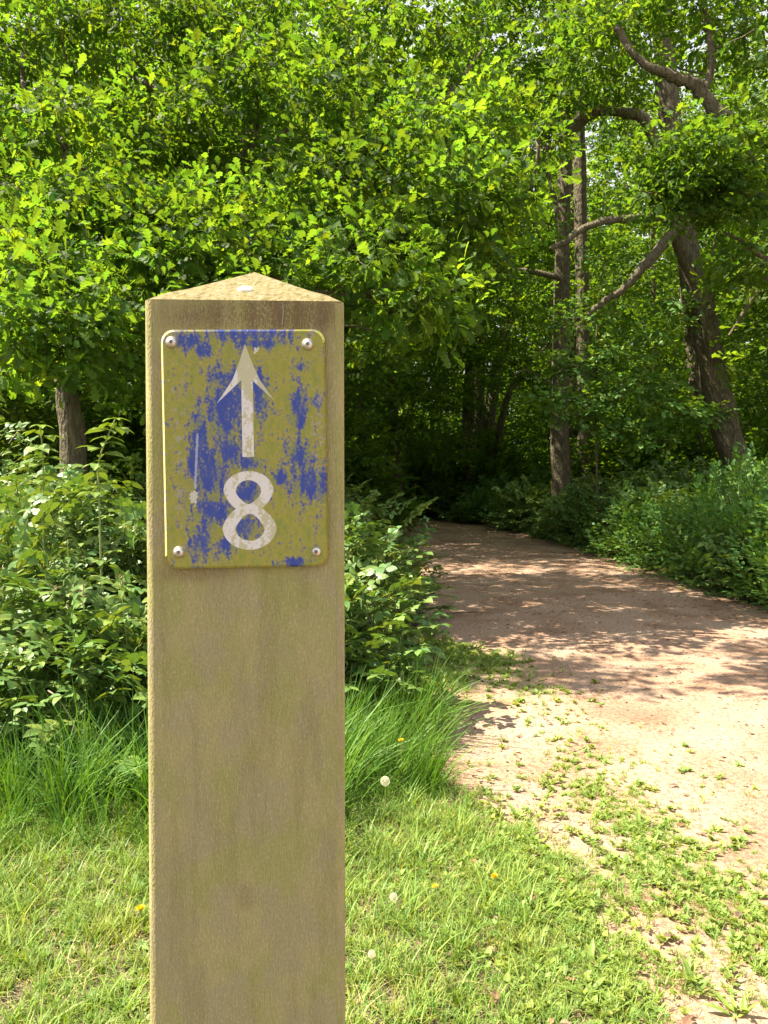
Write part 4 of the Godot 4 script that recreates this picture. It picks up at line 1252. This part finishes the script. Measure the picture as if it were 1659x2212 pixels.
	for s in [[1010, 1330, 0.5, 0.15, "thin dark twig lying on the path beside the bulging bramble"], [1040, 1395, 0.4, 1.2, "thin twig lying on the path by the green weed patch"], [1010, 1470, 0.3, 2.3, "short twig on the path near the buttercups"]]:
		var g := ground_at(s[0], s[1])
		var t := thing("twig", s[4], "twig", g + Vector3(0, 0.022, 0))
		t.rotation.y = s[3]
		part(t, "stick", limb_mesh([Vector3(-s[2] / 2, 0, 0), Vector3(-s[2] * 0.15, 0.008, 0.02), Vector3(s[2] * 0.2, 0.004, -0.01), Vector3(s[2] / 2, 0, 0.02)], 0.006, 0.003, 6, 0.3), M.bark)
	var fl := thing("fallen_leaf", "fresh green leaf lying alone on the sunlit sandy path", "leaf", ground_at(1308, 1528) + Vector3(0, 0.02, 0))
	fl.rotation.y = 1.9
	part(fl, "blade", leaf_mesh(OAK, 0.11, Color(1.2, 1.2, 1.2), 0.2, 0.3), M.hazel)

# ------------------------------------------------------------------ the scene
func _ready() -> void:
	rng.seed = 20240
	noise.seed = 3
	noise.frequency = 0.01
	var cam := Camera3D.new()
	cam.name = "camera"
	cam.fov = rad_to_deg(2.0 * atan(1106.0 / F))
	cam.near = 0.05
	cam.far = 1500.0
	cam.position = EYE
	cam.rotation.x = -deg_to_rad(PITCH)
	add_child(cam)
	cam.current = true
	var env := Environment.new()
	env.background_mode = Environment.BG_SKY
	var sky := Sky.new()
	var sm := ProceduralSkyMaterial.new()
	sm.sky_top_color = lin(0.35, 0.37, 0.41)
	sm.sky_horizon_color = lin(0.62, 0.62, 0.6)
	sm.sky_curve = 0.25
	sm.ground_bottom_color = lin(0.2, 0.18, 0.12)
	sm.ground_horizon_color = lin(0.5, 0.5, 0.45)
	sm.sky_energy_multiplier = 0.9
	sm.sun_angle_max = 8.0
	sky.sky_material = sm
	env.sky = sky
	env.tonemap_mode = Environment.TONE_MAPPER_LINEAR
	env.tonemap_exposure = 3.7
	env.sdfgi_enabled = true
	env.ssao_enabled = true
	env.ssil_enabled = true
	var we := WorldEnvironment.new()
	we.name = "world_environment"
	we.environment = env
	add_child(we)
	var sun := DirectionalLight3D.new()
	sun.name = "sun"
	sun.light_energy = 1.6
	sun.light_color = lin(1.0, 0.9, 0.72)
	sun.light_angular_distance = 0.5
	sun.shadow_enabled = true
	add_child(sun)
	sun.look_at_from_position(Vector3(-0.55, 0.835, -0.01) * 50.0, Vector3.ZERO, Vector3.UP)

	make_materials()
	M.white_paint = solid(0.85, 0.83, 0.78, 0.5)
	var greens := [Color(1, 1, 1), Color(0.75, 0.9, 0.9), Color(1.2, 1.08, 0.9), Color(0.6, 0.75, 0.8)]
	make_sprig("oak", OAK, 0.13, 8, 0.22, greens, 0.8)
	make_sprig("far", SMALLOAK, 0.16, 14, 0.5, greens, 0.6, false, 0.005)
	make_sprig("bramble", OVATE, 0.068, 6, 0.24, greens, 0.4, true)
	make_sprig("hazel", ROUND, 0.11, 7, 0.3, greens, 0.3)
	make_sprig("nettle", NETTLE, 0.09, 9, 0.28, greens, 0.5)
	SP.lance = [leaf_mesh(LANCE, 0.06, Color(1, 1, 1)), leaf_mesh(LANCE, 0.075, Color(0.85, 0.9, 0.9)), leaf_mesh(LANCE, 0.05, Color(1.1, 1.05, 1))]
	SP.cane_leaf = [leaf_mesh(OVATE, 0.1, Color(1.3, 1.2, 1.6), 0.35, 0.3), leaf_mesh(OVATE, 0.075, Color(1.9, 1.6, 0.5), 0.3, 0.3)]
	SP.nettle_leaf = leaf_mesh(NETTLE, 0.09, Color(0.85, 0.95, 1), 0.35, 0.25)
	make_ground()
	make_trees()
	make_wood()
	make_bushes()
	make_grass()
	make_weeds()
	make_post()
	make_small()
